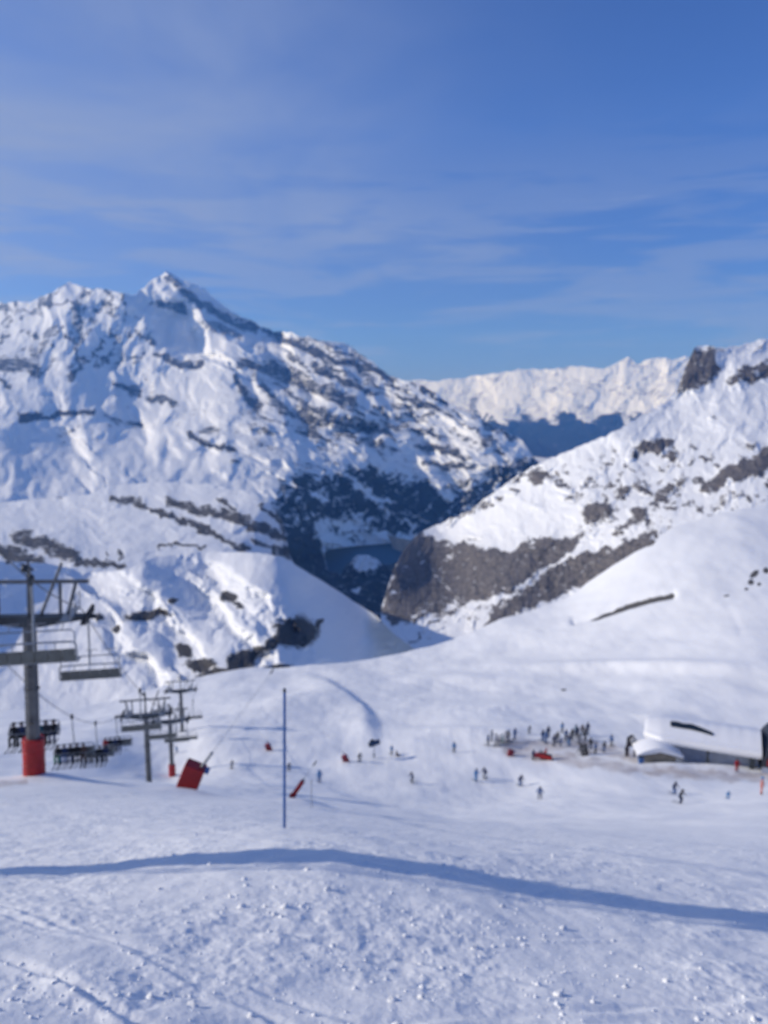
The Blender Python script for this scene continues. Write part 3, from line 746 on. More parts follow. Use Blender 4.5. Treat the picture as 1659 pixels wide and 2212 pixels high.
def box(bm, c, s, rot=None, bev=0.0):
    m = Matrix.Translation(c) @ (rot.to_4x4() if rot is not None else Matrix.Identity(4)) @ Matrix.Diagonal((*s, 1))
    r = bmesh.ops.create_cube(bm, size=1, matrix=m)
    if bev:
        e = list({e for v in r['verts'] for e in v.link_edges})
        bmesh.ops.bevel(bm, geom=e, offset=bev, segments=2, affect='EDGES', profile=0.5)

def tube(bm, p, q, r, r2=None, n=12):
    p, q = Vector(p), Vector(q); d = q - p
    m = Matrix.Translation((p + q) / 2) @ d.to_track_quat('Z', 'Y').to_matrix().to_4x4()
    bmesh.ops.create_cone(bm, cap_ends=True, segments=n, radius1=r, radius2=r if r2 is None else r2, depth=d.length, matrix=m)

def path(bm, pts, r, n=8):
    pts = [Vector(p) for p in pts]
    rings = []
    for i, p in enumerate(pts):
        d = (pts[min(i + 1, len(pts) - 1)] - pts[max(i - 1, 0)]).normalized()
        up = Vector((0, 0, 1)) if abs(d.z) < 0.9 else Vector((0, 1, 0))
        a = d.cross(up).normalized(); b_ = a.cross(d)
        rings.append([bm.verts.new(p + (a * math.cos(2 * math.pi * k / n) + b_ * math.sin(2 * math.pi * k / n)) * r) for k in range(n)])
    for A, B_ in zip(rings[:-1], rings[1:]):
        for k in range(n): bm.faces.new((A[k], A[(k + 1) % n], B_[(k + 1) % n], B_[k]))
    bm.faces.new(rings[0][::-1]); bm.faces.new(rings[-1])

def prism(bm, pts, axis, a, b_):
    """extrude a closed outline along axis 0/1/2 from a to b"""
    def mk(p, h):
        c = [0, 0, 0]; o2 = [i for i in range(3) if i != axis]
        c[axis] = h; c[o2[0]] = p[0]; c[o2[1]] = p[1]
        return bm.verts.new(c)
    A = [mk(p, a) for p in pts]; B_ = [mk(p, b_) for p in pts]
    n = len(pts)
    for i in range(n): bm.faces.new((A[i], A[(i + 1) % n], B_[(i + 1) % n], B_[i]))
    bm.faces.new(A[::-1]); bm.faces.new(B_)

def sphere(bm, c, r, seg=14, sc=(1, 1, 1)):
    bmesh.ops.create_uvsphere(bm, u_segments=seg, v_segments=max(6, seg // 2 + 1), radius=r, matrix=Matrix.Translation(c) @ Matrix.Diagonal((*sc, 1)))

def bend(bm): return bm

steel = paint('weathered_steel', (0.13, 0.135, 0.14), 0.55, 0.4, 0.3, 1.4, 0.15)
dsteel = paint('dark_steel', (0.045, 0.055, 0.065), 0.5, 0.4, 0.3, 2.0)
gsteel = paint('galvanised_steel', (0.30, 0.32, 0.34), 0.45, 0.6, 0.15, 3.0)
redpad = paint('red_padding', (0.36, 0.012, 0.014), 0.6, 0, 0.22, 1.8, 0.2)
darkred = paint('dark_red_padding', (0.20, 0.015, 0.03), 0.65, 0, 0.2, 3.0)
rubber = paint('black_rubber', (0.02, 0.02, 0.022), 0.75, 0, 0.3, 8)
seatgrey = paint('grey_green_seat', (0.13, 0.135, 0.12), 0.6, 0, 0.15, 3)
bluepaint = paint('blue_plastic', (0.035, 0.12, 0.34), 0.45, 0, 0.12, 5)
bambo = paint('grey_marker', (0.25, 0.27, 0.30), 0.6, 0, 0.2, 8)
snowcap = paint('roof_snow', (0.86, 0.87, 0.885), 0.7, 0, 0.02, 0.6, 0.25)
whitep = paint('white_paint', (0.8, 0.8, 0.8), 0.5, 0, 0.04, 4)

# ---------------------------------------------------------------- the chairlift
LDIR = Vector((-0.196, 0.981, 0)); LX = Vector((0.981, 0.196, 0)); LROT = math.atan2(0.196, 0.981)
def line_x(y): return -10.3 - 0.2 * y
def gz(x, y): return float(ground(np.array([x]), np.array([y]), False)[0])
HALF = 2.6

def pylon(y, H, label, pad=True, dz=0.0):
    x = line_x(y); zb = gz(x, y) + dz
    t = empty('lift_pylon', (x, y, zb), LROT)
    if y == 36.5: t.rotation_euler = (0, R(2.2), LROT)
    tag(t, label, 'lift pylon', 'lift pylons down the slope')
    bm = bmesh.new(); tube(bm, (0, 0, -1.2), (0, 0, H), 0.33, 0.29, 24)
    tube(bm, (0, 0, H * 0.55), (0, 0, H * 0.55 + 0.08), 0.37, None, 24)
    MBobj('tube', bm, steel, t)
    bm = bmesh.new()
    n = 40
    rows = []
    for h in () if not pad else (-0.4, 0.02, 0.6, 0.62, 1.24, 1.26, 1.84, 1.9):
        rr = 0.53 - (0.02 if h in (0.62, 1.26) else 0) - (0.03 if h == 1.9 else 0)
        rows.append([bm.verts.new((rr * math.cos(2 * math.pi * k / n), rr * math.sin(2 * math.pi * k / n), h)) for k in range(n)])
    for A, B_ in zip(rows[:-1], rows[1:]):
        for k in range(n): bm.faces.new((A[k], A[(k + 1) % n], B_[(k + 1) % n], B_[k]))
    if pad:
        bm.faces.new(rows[0][::-1]); bm.faces.new(rows[-1])
        MBobj('padding', bm, redpad, t)
    else: bm.free()
    bm = bmesh.new()
    prism(bm, [(-2.7, H + 0.12), (-2.7, H - 0.05), (-0.5, H - 0.42), (0.5, H - 0.42), (2.7, H - 0.05), (2.7, H + 0.12)], 1, -0.28, 0.28)
    MBobj('crossarm', bm, dsteel, t)
    bm = bmesh.new()
    z1 = H + 1.8
    box(bm, (0, 0, z1), (5.5, 0.16, 0.16))
    for sx in (-1, 1):
        box(bm, (1.42 * sx, 0, H + 0.95), (0.13, 0.13, 1.55))
        tube(bm, (1.75 * sx, 0, H + 0.13), (2.15 * sx, 0, z1 - 0.08), 0.085, None, 8)
    box(bm, (0, 0, H + 1.35), (0.18, 0.18, 2.4))
    tube(bm, (0.5, 0.12, H + 0.13), (1.5, 0.12, H + 2.7), 0.075, None, 8)
    MBobj('lifting_frame', bm, steel, t)
    bm = bmesh.new()
    sphere(bm, (-0.16, 0, H + 2.45), 0.19, 12); tube(bm, (0, 0, H + 2.3), (0, 0, H + 2.85), 0.05, None, 8)
    MBobj('wind_gauge', bm, dsteel, t)
    for sx in (-1, 1):
        bm = bmesh.new()
        box(bm, (HALF * sx, 0, H + 0.02), (0.1, 2.6, 0.16)); box(bm, (HALF * sx + 0.22 * sx, 0, H + 0.02), (0.5, 0.2, 0.2))
        sh = MBobj('sheave_beam', bm, dsteel, t)
        for k in range(6):
            bm = bmesh.new()
            yy = -1.15 + k * 0.46
            tube(bm, (HALF * sx + 0.055, yy, H + 0.12), (HALF * sx + 0.16, yy, H + 0.12), 0.2, None, 16)
            tube(bm, (HALF * sx + 0.16, yy, H + 0.12), (HALF * sx + 0.19, yy, H + 0.12), 0.22, None, 16)
            MBobj('wheel', bm, rubber, sh)
        bm = bmesh.new()
        for yy in (-1.2, 0, 1.2):
            tube(bm, (sx * (HALF - 0.5), yy, H + 0.1), (sx * (HALF - 0.5), yy, H + 1.0), 0.025, None, 6)
        for h in (0.55, 1.0): tube(bm, (sx * (HALF - 0.5), -1.2, H + h), (sx * (HALF - 0.5), 1.2, H + h), 0.022, None, 6)
        box(bm, (sx * (HALF - 0.75), 0, H + 0.15), (0.5, 2.4, 0.04))
        MBobj('catwalk', bm, gsteel, t)
    bm = bmesh.new()
    for sx in (-0.2, 0.2): tube(bm, (sx, -0.52, 2.2), (sx, -0.46, H - 0.1), 0.022, None, 6)
    for k in range(int((H - 2.5) / 0.3)): tube(bm, (-0.2, -0.515, 2.4 + 0.3 * k), (0.2, -0.515, 2.4 + 0.3 * k), 0.014, None, 6)
    for h in (2.8, H * 0.7): box(bm, (0, -0.42, h), (0.3, 0.2, 0.05))
    MBobj('ladder', bm, steel, t)
    return zb + H + 0.36

heads = []
for y, H, lab in [(7.8, 10.2, 'grey lift pylon beside the viewer that throws the long blue shadow across the snow'),
                  (36.5, 8.1, 'nearest grey lift pylon in view, a bright red pad round its foot, left edge'),
                  (82.7, 8.3, 'second lift pylon down the line, dark grey, foot hidden behind the snow roll'),
                  (112, 9.0, 'slim third lift pylon down the line, between the second pylon and the tilted red box'),
                  (136, 8.0, 'farthest lift pylon, only its dark head showing against the black rocks above the other pylons')]:
    heads.append((y, pylon(y, H, lab, y not in (82.7, 136))))
# the line goes on over the edge to a lower pylon
CABLE = [(-22.0, heads[0][1] + 14.5)] + heads + [(168, heads[-1][1] - 9)]
SAG = {1: [0.5, 1.6, 1.4, 0.8, 0.4, 0.2], -1: [0.5, 1.2, 2.9, 1.0, 0.4, 0.3]}
def cable_z(y, side):
    for i in range(len(CABLE) - 1):
        (a, za), (b_, zb_) = CABLE[i], CABLE[i + 1]
        if a <= y <= b_:
            s_ = (y - a) / (b_ - a)
            return za + (zb_ - za) * s_ - SAG[side][i] * 4 * s_ * (1 - s_)
def cable_pt(y, side):
    p = Vector((line_x(y), y, 0)) + LX * (HALF + 0.11) * side
    return Vector((p.x, p.y, cable_z(y, side)))
bm = bmesh.new()
for side in (-1, 1):
    path(bm, [cable_pt(y, side) for y in np.linspace(-22, 168, 191)], 0.024, 6)
cb = tag(MBobj('haul_cable', bm, dsteel), 'thin dark steel haul cable running over the lift pylons and down the slope', 'cable')

def make_chair(lowered):
    t = empty('lift_chair', (0, 0, 0))
    bm = bmesh.new(); box(bm, (0, 0, 0), (0.18, 0.42, 0.16), None, 0.02); box(bm, (0.0, 0, -0.14), (0.12, 0.2, 0.16)); sphere(bm, (0, 0, 0.1), 0.12, 10)
    MBobj('grip', bm, dsteel, t)
    bm = bmesh.new(); path(bm, [(0, 0, -0.2), (0, -0.02, -1.2), (0, -0.22, -1.9), (0, -0.25, -2.36)], 0.05, 10)
    MBobj('hanger', bm, gsteel, t)
    bm = bmesh.new()
    path(bm, [(-1.5, 0.3, -2.72), (-1.5, -0.1, -2.7), (-1.5, -0.28, -2.45), (-1.48, -0.26, -2.0), (-1.36, -0.25, -1.9), (0, -0.25, -1.88), (1.36, -0.25, -1.9), (1.48, -0.26, -2.0), (1.5, -0.28, -2.45), (1.5, -0.1, -2.7), (1.5, 0.3, -2.72)], 0.04, 8)
    for x in (-0.75, 0, 0.75): tube(bm, (x, -0.3, -2.2), (x, -0.3, -1.88), 0.022, None, 6)
    tube(bm, (-1.5, -0.1, -2.72), (1.5, -0.1, -2.72), 0.03, None, 8)
    MBobj('frame', bm, gsteel, t)
    for k in range(6):
        x = -1.2 + 0.48 * k
        bm = bmesh.new(); box(bm, (x, 0.1, -2.66), (0.455, 0.46, 0.09), None, 0.03); MBobj('seat', bm, seatgrey, t)
    bm = bmesh.new()
    for k in range(6):
        x = -1.2 + 0.48 * k
        box(bm, (x, -0.24, -2.40), (0.468, 0.09, 0.46), Matrix.Rotation(R(8), 3, 'X'), 0.025)
    MBobj('backrest', bm, seatgrey, t)
    bm = bmesh.new()
    if lowered:
        path(bm, [(-1.44, -0.2, -2.05), (-1.42, 0.45, -2.3), (-1.3, 0.52, -2.33), (1.3, 0.52, -2.33), (1.42, 0.45, -2.3), (1.44, -0.2, -2.05)], 0.025, 6)
        for x in (-0.96, 0, 0.96):
            tube(bm, (x, 0.52, -2.33), (x, 0.6, -3.1), 0.02, None, 6); tube(bm, (x - 0.3, 0.6, -3.1), (x + 0.3, 0.6, -3.1), 0.02, None, 6)
    else:
        path(bm, [(-1.44, -0.2, -2.05), (-1.42, -0.05, -1.6), (-1.3, -0.02, -1.5), (1.3, -0.02, -1.5), (1.42, -0.05, -1.6), (1.44, -0.2, -2.05)], 0.03, 6)
        for x in (-0.96, 0, 0.96):
            tube(bm, (x, -0.02, -1.5), (x, 0.5, -1.35), 0.02, None, 6); tube(bm, (x - 0.3, 0.5, -1.35), (x + 0.3, 0.5, -1.35), 0.02, None, 6)
    MBobj('safety_bar', bm, gsteel, t)
    for c in kids(t):
        if c.name.split('.')[0] not in ('grip', 'hanger'):
            for v_ in c.data.vertices: v_.co.z -= 0.5
    return t
ch_up = make_chair(False); ch_dn = make_chair(True)
RIGHT = [(27.6, 'empty grey chairlift chair passing right in front of the nearest pylon'), (38.0, 'empty grey chair hanging just right of the nearest pylon, its back to the viewer'),
         (57.0, 'empty grey chair half hidden behind the left side of the second pylon'), (71, 'empty grey chair just right of the second pylon, seat level with its middle'),
         (90, 'small empty grey chair in front of the slim third pylon'), (108, 'small empty chair beside the head of the third pylon'), (126, 'tiny empty chair near the farthest pylon')]
for i, (y, lab) in enumerate(RIGHT):
    c = ch_up if i == 0 else copy_tree(ch_up)
    c.location = cable_pt(y, 1); c.rotation_euler = (0, 0, LROT)
    tag(c, lab, 'lift chair', 'empty chairs going down the lift')
LEFT = [(47.5, 'loaded chair with dark riders right behind the foot of the nearest pylon'), (58.5, 'loaded chair whose end rider wears green trousers, lowest of the chairs above the snow'),
        (68.0, 'loaded chair of dark riders hanging just right of the chair with the green trousers'), (79.5, 'loaded chair with one red jacket, just left of the second pylon')]
chairs_l = []
for i, (y, lab) in enumerate(LEFT):
    c = ch_dn if i == 0 else copy_tree(ch_dn)
    c.location = cable_pt(y, -1); c.rotation_euler = (0, 0, LROT + math.pi)
    tag(c, lab, 'lift chair', 'loaded chairs coming up the lift')
    chairs_l.append(c)

# ---------------------------------------------------------------- people
def person_mesh(name, J, B_, mats):
    """one skinned body grown on a skeleton; faces take the clothing of their nearest bone"""
    me = bpy.data.meshes.new(name + '_rig')
    names = list(J)
    me.from_pydata([J[n][0] for n in names], [(names.index(a), names.index(b_)) for a, b_, _ in B_], [])
    ob = bpy.data.objects.new(name + '_rig', me); C.objects.link(ob)
    ob.modifiers.new('Skin', 'SKIN'); ss_ = ob.modifiers.new('Sub', 'SUBSURF'); ss_.levels = 2
    for i, n in enumerate(names):
        r = J[n][1]
        d = me.skin_vertices[0].data[i]; d.radius = r if isinstance(r, tuple) else (r, r); d.use_root = (i == 0)
    dg = bpy.context.evaluated_depsgraph_get()
    out = bpy.data.meshes.new_from_object(ob.evaluated_get(dg), depsgraph=dg)
    bpy.data.objects.remove(ob); bpy.data.meshes.remove(me)
    out.name = name
    out.materials.clear()
    for m in mats: out.materials.append(m)
    seg = [(Vector(J[a][0]), Vector(J[b_][0]), k) for a, b_, k in B_]
    for p in out.polygons:
        p.use_smooth = True
        best = 9; mi = 0
        for a, b_, k in seg:
            d = b_ - a; s_ = max(0, min(1, (p.center - a).dot(d) / d.length_squared))
            q = (p.center - a - d * s_).length - (0.05 if k == 0 else 0)
            if q < best: best, mi = q, k
        p.material_index = mi
    return out

def skeleton(kind):
    if kind == 'stand':
        hip, kn, an, lean, arm = 0.93, (0.04, 0.50), (0.0, 0.10), 0.02, ((0.27, 0.02, 1.17), (0.27, 0.20, 1.03), (0.25, 0.28, 1.02))
        leg = [((0.10, 0, 0.90), (0.115, 0.04, 0.50), (0.12, -0.02, 0.11), (0.13, 0.15, 0.06))]
        tz, ty = 0.0, 0.0
    elif kind == 'ski':
        leg = [((0.10, -0.06, 0.80), (0.15, 0.17, 0.47), (0.15, 0.0, 0.11), (0.15, 0.16, 0.07))]
        arm = ((0.33, 0.12, 1.05), (0.33, 0.34, 0.98), (0.32, 0.43, 0.97)); tz, ty, lean = -0.12, -0.05, 0.22
    else:
        leg = [((0.10, 0.0, 0.10), (0.13, 0.46, 0.13), (0.13, 0.50, -0.30), (0.13, 0.66, -0.36))]
        arm = ((0.25, 0.06, 0.34), (0.2, 0.3, 0.28), (0.16, 0.38, 0.3)); tz, ty, lean = -0.82, 0.0, -0.03
    def up(z): return z + tz
    def ly(z): return ty + lean * (z - 0.95) / 0.6
    J = {'pelvis': ((0, ly(0.95), up(0.96)), (0.15, 0.12)), 'waist': ((0, ly(1.12), up(1.12)), (0.145, 0.115)), 'chest': ((0, ly(1.33), up(1.33)), (0.165, 0.125)),
         'neck': ((0, ly(1.48), up(1.49)), 0.065), 'chin': ((0, ly(1.55) + 0.03, up(1.56)), (0.075, 0.085)), 'head': ((0, ly(1.62) + 0.02, up(1.65)), (0.085, 0.1)), 'crown': ((0, ly(1.68), up(1.73)), 0.06)}
    E = [('pelvis', 'waist', 0), ('waist', 'chest', 0), ('chest', 'neck', 0), ('neck', 'chin', 2), ('chin', 'head', 2), ('head', 'crown', 2)]
    for s_, n in ((-1, 'l'), (1, 'r')):
        m = lambda p: (p[0] * s_, p[1], p[2])
        J['sh' + n] = ((0.18 * s_, ly(1.42), up(1.42)), 0.075)
        J['el' + n] = (m(arm[0]), 0.058); J['wr' + n] = (m(arm[1]), 0.046); J['ha' + n] = (m(arm[2]), 0.052)
        E += [('chest', 'sh' + n, 0), ('sh' + n, 'el' + n, 0), ('el' + n, 'wr' + n, 0), ('wr' + n, 'ha' + n, 3)]
        h, k, a, t_ = leg[0]
        J['hi' + n] = (m(h), 0.105); J['kn' + n] = (m(k), 0.08); J['an' + n] = (m(a), 0.072); J['to' + n] = (m(t_), 0.055)
        E += [('pelvis', 'hi' + n, 1), ('hi' + n, 'kn' + n, 1), ('kn' + n, 'an' + n, 1), ('an' + n, 'to' + n, 3)]
    return J, E, m

CL = {'navy': (0.018, 0.035, 0.10), 'blue': (0.03, 0.10, 0.28), 'light blue': (0.06, 0.22, 0.46), 'teal': (0.02, 0.12, 0.16), 'black': (0.012, 0.013, 0.016), 'grey': (0.12, 0.125, 0.14), 'red': (0.34, 0.015, 0.02),
      'coral': (0.55, 0.17, 0.13), 'green': (0.02, 0.17, 0.07), 'brown': (0.10, 0.06, 0.045), 'charcoal': (0.035, 0.037, 0.045), 'pale grey': (0.22, 0.23, 0.255)}
CM = {k: paint(k.replace(' ', '_') + '_fabric', v, 0.8, 0, 0.2, 9) for k, v in CL.items()}
skin = paint('skin', (0.48, 0.28, 0.20), 0.55, 0, 0.06, 20)
PROTO = {}
for kind in ('stand', 'ski', 'sit'):
    J, E, _ = skeleton(kind)
    me = person_mesh('person_' + kind, J, E, [CM['navy'], CM['black'], skin, CM['black']])
    p = bpy.data.objects.new('person', me)
    hx, hy, hz = J['head'][0]
    bm = bmesh.new()
    sphere(bm, (hx, hy - 0.012, hz + 0.03), 0.128, 16, (0.95, 1.1, 1.0))
    bmesh.ops.delete(bm, geom=[f for f in bm.faces if (lambda c: c.z < hz - 0.075 or (c.y > hy + 0.05 and c.z < hz + 0.045))(f.calc_center_median())], context='FACES')
    hm = bpy.data.meshes.new('helmet'); bm.to_mesh(hm); bm.free(); hm.materials.append(CM['charcoal']); hm.polygons.foreach_set('use_smooth', np.ones(len(hm.polygons), bool))
    bm = bmesh.new(); box(bm, (hx, hy + 0.10, hz + 0.02), (0.16, 0.05, 0.075), None, 0.018)
    gm = bpy.data.meshes.new('goggles'); bm.to_mesh(gm); bm.free(); gm.materials.append(rubber)
    fz, fy, fx = (J['tor'][0][2], J['tor'][0][1], abs(J['tor'][0][0]))
    bm = bmesh.new()
    zz = fz - 0.075; L0 = 0.82
    path(bm, [(0, fy - 0.10 - L0, zz), (0, fy - 0.3, zz - 0.005), (0, fy + 0.55, zz), (0, fy + 0.72, zz + 0.06), (0, fy + 0.78, zz + 0.11)], 0.04, 6)
    for v_ in bm.verts: v_.co.z = zz + (v_.co.z - zz) * (0.35 if v_.co.y < fy + 0.55 else 1)
    sm = bpy.data.meshes.new('ski'); bm.to_mesh(sm); bm.free(); sm.materials.append(CM['charcoal'])
    PROTO[kind] = (p, hm, gm, sm, fx)

def person(kind, loc, rz, jacket, trousers, label, helmet='charcoal', group=None, scale=1.0, skis=True):
    p0, hm, gm, sm, fx = PROTO[kind]
    p = p0.copy(); C.objects.link(p)
    p.location = loc; p.rotation_euler = (0, 0, rz); p.scale = (scale * 1.1, scale * 1.1, scale)
    for i, m in ((0, CM[jacket]), (1, CM[trousers])):
        p.material_slots[i].link = 'OBJECT'; p.material_slots[i].material = m
    h = bpy.data.objects.new('helmet', hm); C.objects.link(h); h.parent = p
    h.material_slots[0].link = 'OBJECT'; h.material_slots[0].material = CM[helmet]
    g_ = bpy.data.objects.new('goggles', gm); C.objects.link(g_); g_.parent = p
    if skis:
        for s_ in (-1, 1):
            k = bpy.data.objects.new('ski', sm); C.objects.link(k); k.parent = p; k.location.x = fx * s_
    return tag(p, label, 'person', group)

# riders on the loaded chairs
RID = [(0, [('black', 'black'), ('navy', 'black'), ('black', 'charcoal'), ('teal', 'black'), ('charcoal', 'black'), ('black', 'navy')]),
       (1, [('black', 'green'), ('navy', 'blue'), ('black', 'navy'), ('black', 'black'), ('brown', 'brown')]),
       (2, [('brown', 'grey'), ('black', 'black'), ('charcoal', 'black'), ('black', 'charcoal'), ('navy', 'black')]),
       (3, [('red', 'charcoal'), ('black', 'black'), ('navy', 'black'), ('black', 'navy')])]
where = ['behind the foot of the nearest pylon', 'lowest over the snow', 'next to the one with green trousers', 'just left of the second pylon']
special = {(1, 0): 'chairlift rider in green trousers and black jacket at one end of the lowest chair', (3, 0): 'chairlift rider in a red jacket on the chair just left of the second pylon',
           (0, 3): 'chairlift rider in a teal jacket on the chair behind the foot of the nearest pylon', (1, 4): 'chairlift rider all in brown on the lowest chair over the snow', (2, 0): 'chairlift rider in brown jacket and grey trousers, beside the chair with green trousers'}
for ci, rs in RID:
    c = chairs_l[ci]
    M = Matrix.Translation(c.location) @ Matrix.Rotation(LROT + math.pi, 4, 'Z')
    for k, (ja, tr) in enumerate(rs):
        x = 1.2 - 0.48 * k
        lab = special.get((ci, k), f'dark-clothed skier riding the loaded chair {where[ci]}')
        person('sit', M @ Vector((x, 0.04, -3.20)), LROT + math.pi + random.uniform(-.1, .1), ja, tr, lab, random.choice(['charcoal', 'black', 'grey']), 'riders on the loaded chairs', 1.0)

def down(u, v, t): return place(u, v, t)
# skiers on the open snow: (u, v of the feet, depth, pose, heading, jacket, trousers, label, helmet, scale)
PEOPLE = [
 (1166, 1722, 96, 'ski', -10, 'blue', 'navy', 'lone skier in blue, lower of the two in the open middle of the piste', 'charcoal', 1),
 (1124, 1697, 110, 'ski', 15, 'navy', 'blue', 'lone skier in navy jacket, upper of the two in the open middle piste', 'charcoal', 1),
 (1028, 1692, 112, 'stand', 30, 'light blue', 'light blue', 'skier all in light blue, left one of a pair on the open piste', 'grey', 1),
 (1047, 1689, 113, 'ski', -30, 'navy', 'pale grey', 'skier in navy jacket and pale trousers, right one of a pair on the open piste', 'charcoal', 1),
 (1469, 1732, 84, 'ski', 40, 'black', 'navy', 'dark skier nearest the viewer, below the small stone hut', 'black', 1),
 (1456, 1708, 94, 'ski', 20, 'navy', 'blue', 'skier in navy just behind the nearest dark skier below the hut', 'charcoal', 1),
 (891, 1693, 110, 'ski', -50, 'navy', 'grey', 'crouching skier in navy alone left of the pair on the piste', 'charcoal', .95),
 (690, 1691, 108, 'stand', 10, 'light blue', 'blue', 'skier in bright blue standing right of the blue marker pole', 'light blue', 1),
 (1644, 1713, 84, 'stand', 60, 'coral', 'coral', 'person in a coral ski suit and pale blue hat at the right edge', 'light blue', 1.08),
 (1573, 1714, 82, 'ski', 0, 'light blue', 'light blue', 'small child in light blue low on the snow, left of the coral suit', 'light blue', .6),
 (981, 1621, 125, 'stand', 0, 'light blue', 'grey', 'person in light blue alone left of the queue of skiers', 'grey', .95),
 (1054, 1606, 127, 'stand', 50, 'blue', 'grey', 'leftmost skier of the waiting queue, in a blue jacket', 'charcoal', .95),
 (1071, 1604, 127, 'stand', 90, 'navy', 'charcoal', 'queueing skier in navy with charcoal trousers, second from the left', 'black', 1),
 (1078, 1604, 126, 'stand', 80, 'charcoal', 'black', 'queueing skier in charcoal just left of the one in green trousers', 'black', 1),
 (1085, 1603, 127, 'stand', 100, 'teal', 'green', 'queueing skier in teal with green trousers', 'charcoal', .95),
 (1092, 1602, 128, 'stand', 85, 'navy', 'black', 'queueing skier in navy with black trousers at the right end of the tight row', 'charcoal', 1),
 (1098, 1599, 129, 'stand', 120, 'charcoal', 'navy', 'skier in charcoal jacket behind the queue end', 'blue', 1),
 (1112, 1596, 130, 'stand', 20, 'blue', 'blue', 'skier all in blue standing apart just right of the queue', 'navy', 1),
 (1142, 1592, 133, 'ski', 40, 'grey', 'pale grey', 'faint grey skier alone between the queue and the bigger crowd', 'grey', .9),
 (1172, 1597, 129, 'stand', 30, 'navy', 'blue', 'skier in navy jacket and blue trousers at the left end of the bigger crowd', 'charcoal', 1.05),
 (1179, 1600, 128, 'stand', -30, 'blue', 'blue', 'skier all in blue beside the navy jacket above the red snowmobile', 'light blue', 1.05),
 (1197, 1607, 126, 'stand', 0, 'navy', 'grey', 'broad skier in navy with grey trousers right of the snowmobile', 'charcoal', 1.02),
 (1214, 1586, 134, 'stand', 10, 'light blue', 'grey', 'skier in light blue at the back of the bigger crowd', 'grey', .95),
 (1211, 1606, 126, 'stand', 30, 'blue', 'navy', 'short skier in blue in front of the light blue one', 'blue', .7),
 (1229, 1605, 126, 'stand', -20, 'navy', 'light blue', 'skier in navy jacket with light blue trousers in mid crowd', 'charcoal', 1.05),
 (1236, 1597, 129, 'stand', 20, 'black', 'charcoal', 'skier in black close behind the light blue trousers', 'black', 1.05),
 (1243, 1591, 132, 'stand', 60, 'teal', 'navy', 'skier in teal jacket at the back of mid crowd', 'navy', 1),
 (1251, 1603, 127, 'stand', 15, 'pale grey', 'grey', 'skier in pale grey left of the dark ski rack', 'grey', .95),
 (1269, 1588, 133, 'stand', 10, 'navy', 'navy', 'tall skier in navy behind the dark ski rack', 'charcoal', 1.08),
 (1258, 1590, 132, 'stand', -20, 'brown', 'black', 'skier in a brown jacket behind the dark ski rack', 'black', 1),
 (1286, 1622, 121, 'stand', 40, 'blue', 'charcoal', 'person in blue just right of the dark ski rack', 'charcoal', .95),
 (1305, 1617, 122, 'stand', 0, 'grey', 'blue', 'person in grey jacket and blue trousers between the ski rack and the round sign', 'grey', .95),
 (1321, 1603, 126, 'stand', -40, 'blue', 'grey', 'person in blue jacket standing left of the round sign', 'navy', 1),
 (1352, 1640, 119, 'stand', 30, 'charcoal', 'charcoal', 'person in charcoal standing under the round sign', 'black', 1),
 (1062, 1601, 129, 'stand', 70, 'navy', 'charcoal', 'skier in navy behind the left end of the queue', 'navy', 1),
 (1184, 1594, 131, 'stand', 10, 'navy', 'charcoal', 'skier in dark navy behind the pair above the red snowmobile', 'black', 1.05),
 (1204, 1600, 128, 'stand', -15, 'black', 'navy', 'skier in black behind the broad navy skier with grey trousers', 'black', 1),
 (1222, 1599, 129, 'stand', 25, 'blue', 'charcoal', 'skier in blue jacket and charcoal trousers in the gap of the mid crowd', 'charcoal', 1),
 (1247, 1597, 130, 'stand', 5, 'navy', 'black', 'skier in navy at the right edge of the mid crowd, left of the ski rack', 'charcoal', 1.05),
 (1264, 1599, 129, 'stand', 45, 'charcoal', 'black', 'skier in charcoal directly above the top of the ski rack', 'black', 1.05),
 (1276, 1612, 124, 'stand', -25, 'black', 'navy', 'skier in black touching the right side of the ski rack', 'black', 1),
 (1592, 1655, 111, 'stand', 0, 'red', 'red', 'person in red at the front of the station under its eave', 'charcoal', 1),
 (846, 1624, 126, 'stand', 30, 'light blue', 'grey', 'person in light blue on the flat snow right of the snow gun', 'grey', .8),
 (857, 1629, 125, 'sit', 100, 'brown', 'grey', 'person in brown sitting on the snow beside the light blue figure', 'grey', .9),
 (777, 1645, 122, 'ski', 20, 'grey', 'grey', 'grey skier between a dark red padded post and the snow gun', 'grey', .9),
 (624, 1656, 115, 'ski', 30, 'grey', 'brown', 'small grey-clad skier just right of the tall blue pole', 'grey', .7),
 (383, 1640, 130, 'ski', -20, 'light blue', 'blue', 'tiny skier in light blue right of the third pylon', 'grey', .7),
 (501, 1665, 112, 'ski', 40, 'pale grey', 'grey', 'pale grey skier far between the tilted red box and the blue pole', 'grey', .75),
]
for (u, v, t_, kind, rz, ja, tr, lab, he, sc) in PEOPLE:
    loc = down(u, v, t_)
    if kind == 'sit': loc.z += 0.0
    person(kind, loc, R(rz + 180), ja, tr, lab, he, 'skiers on the snow', sc * (1.12 if t_ > 100 else 1.05), kind != 'sit' and not (1340 < u < 1360 or u > 1590))

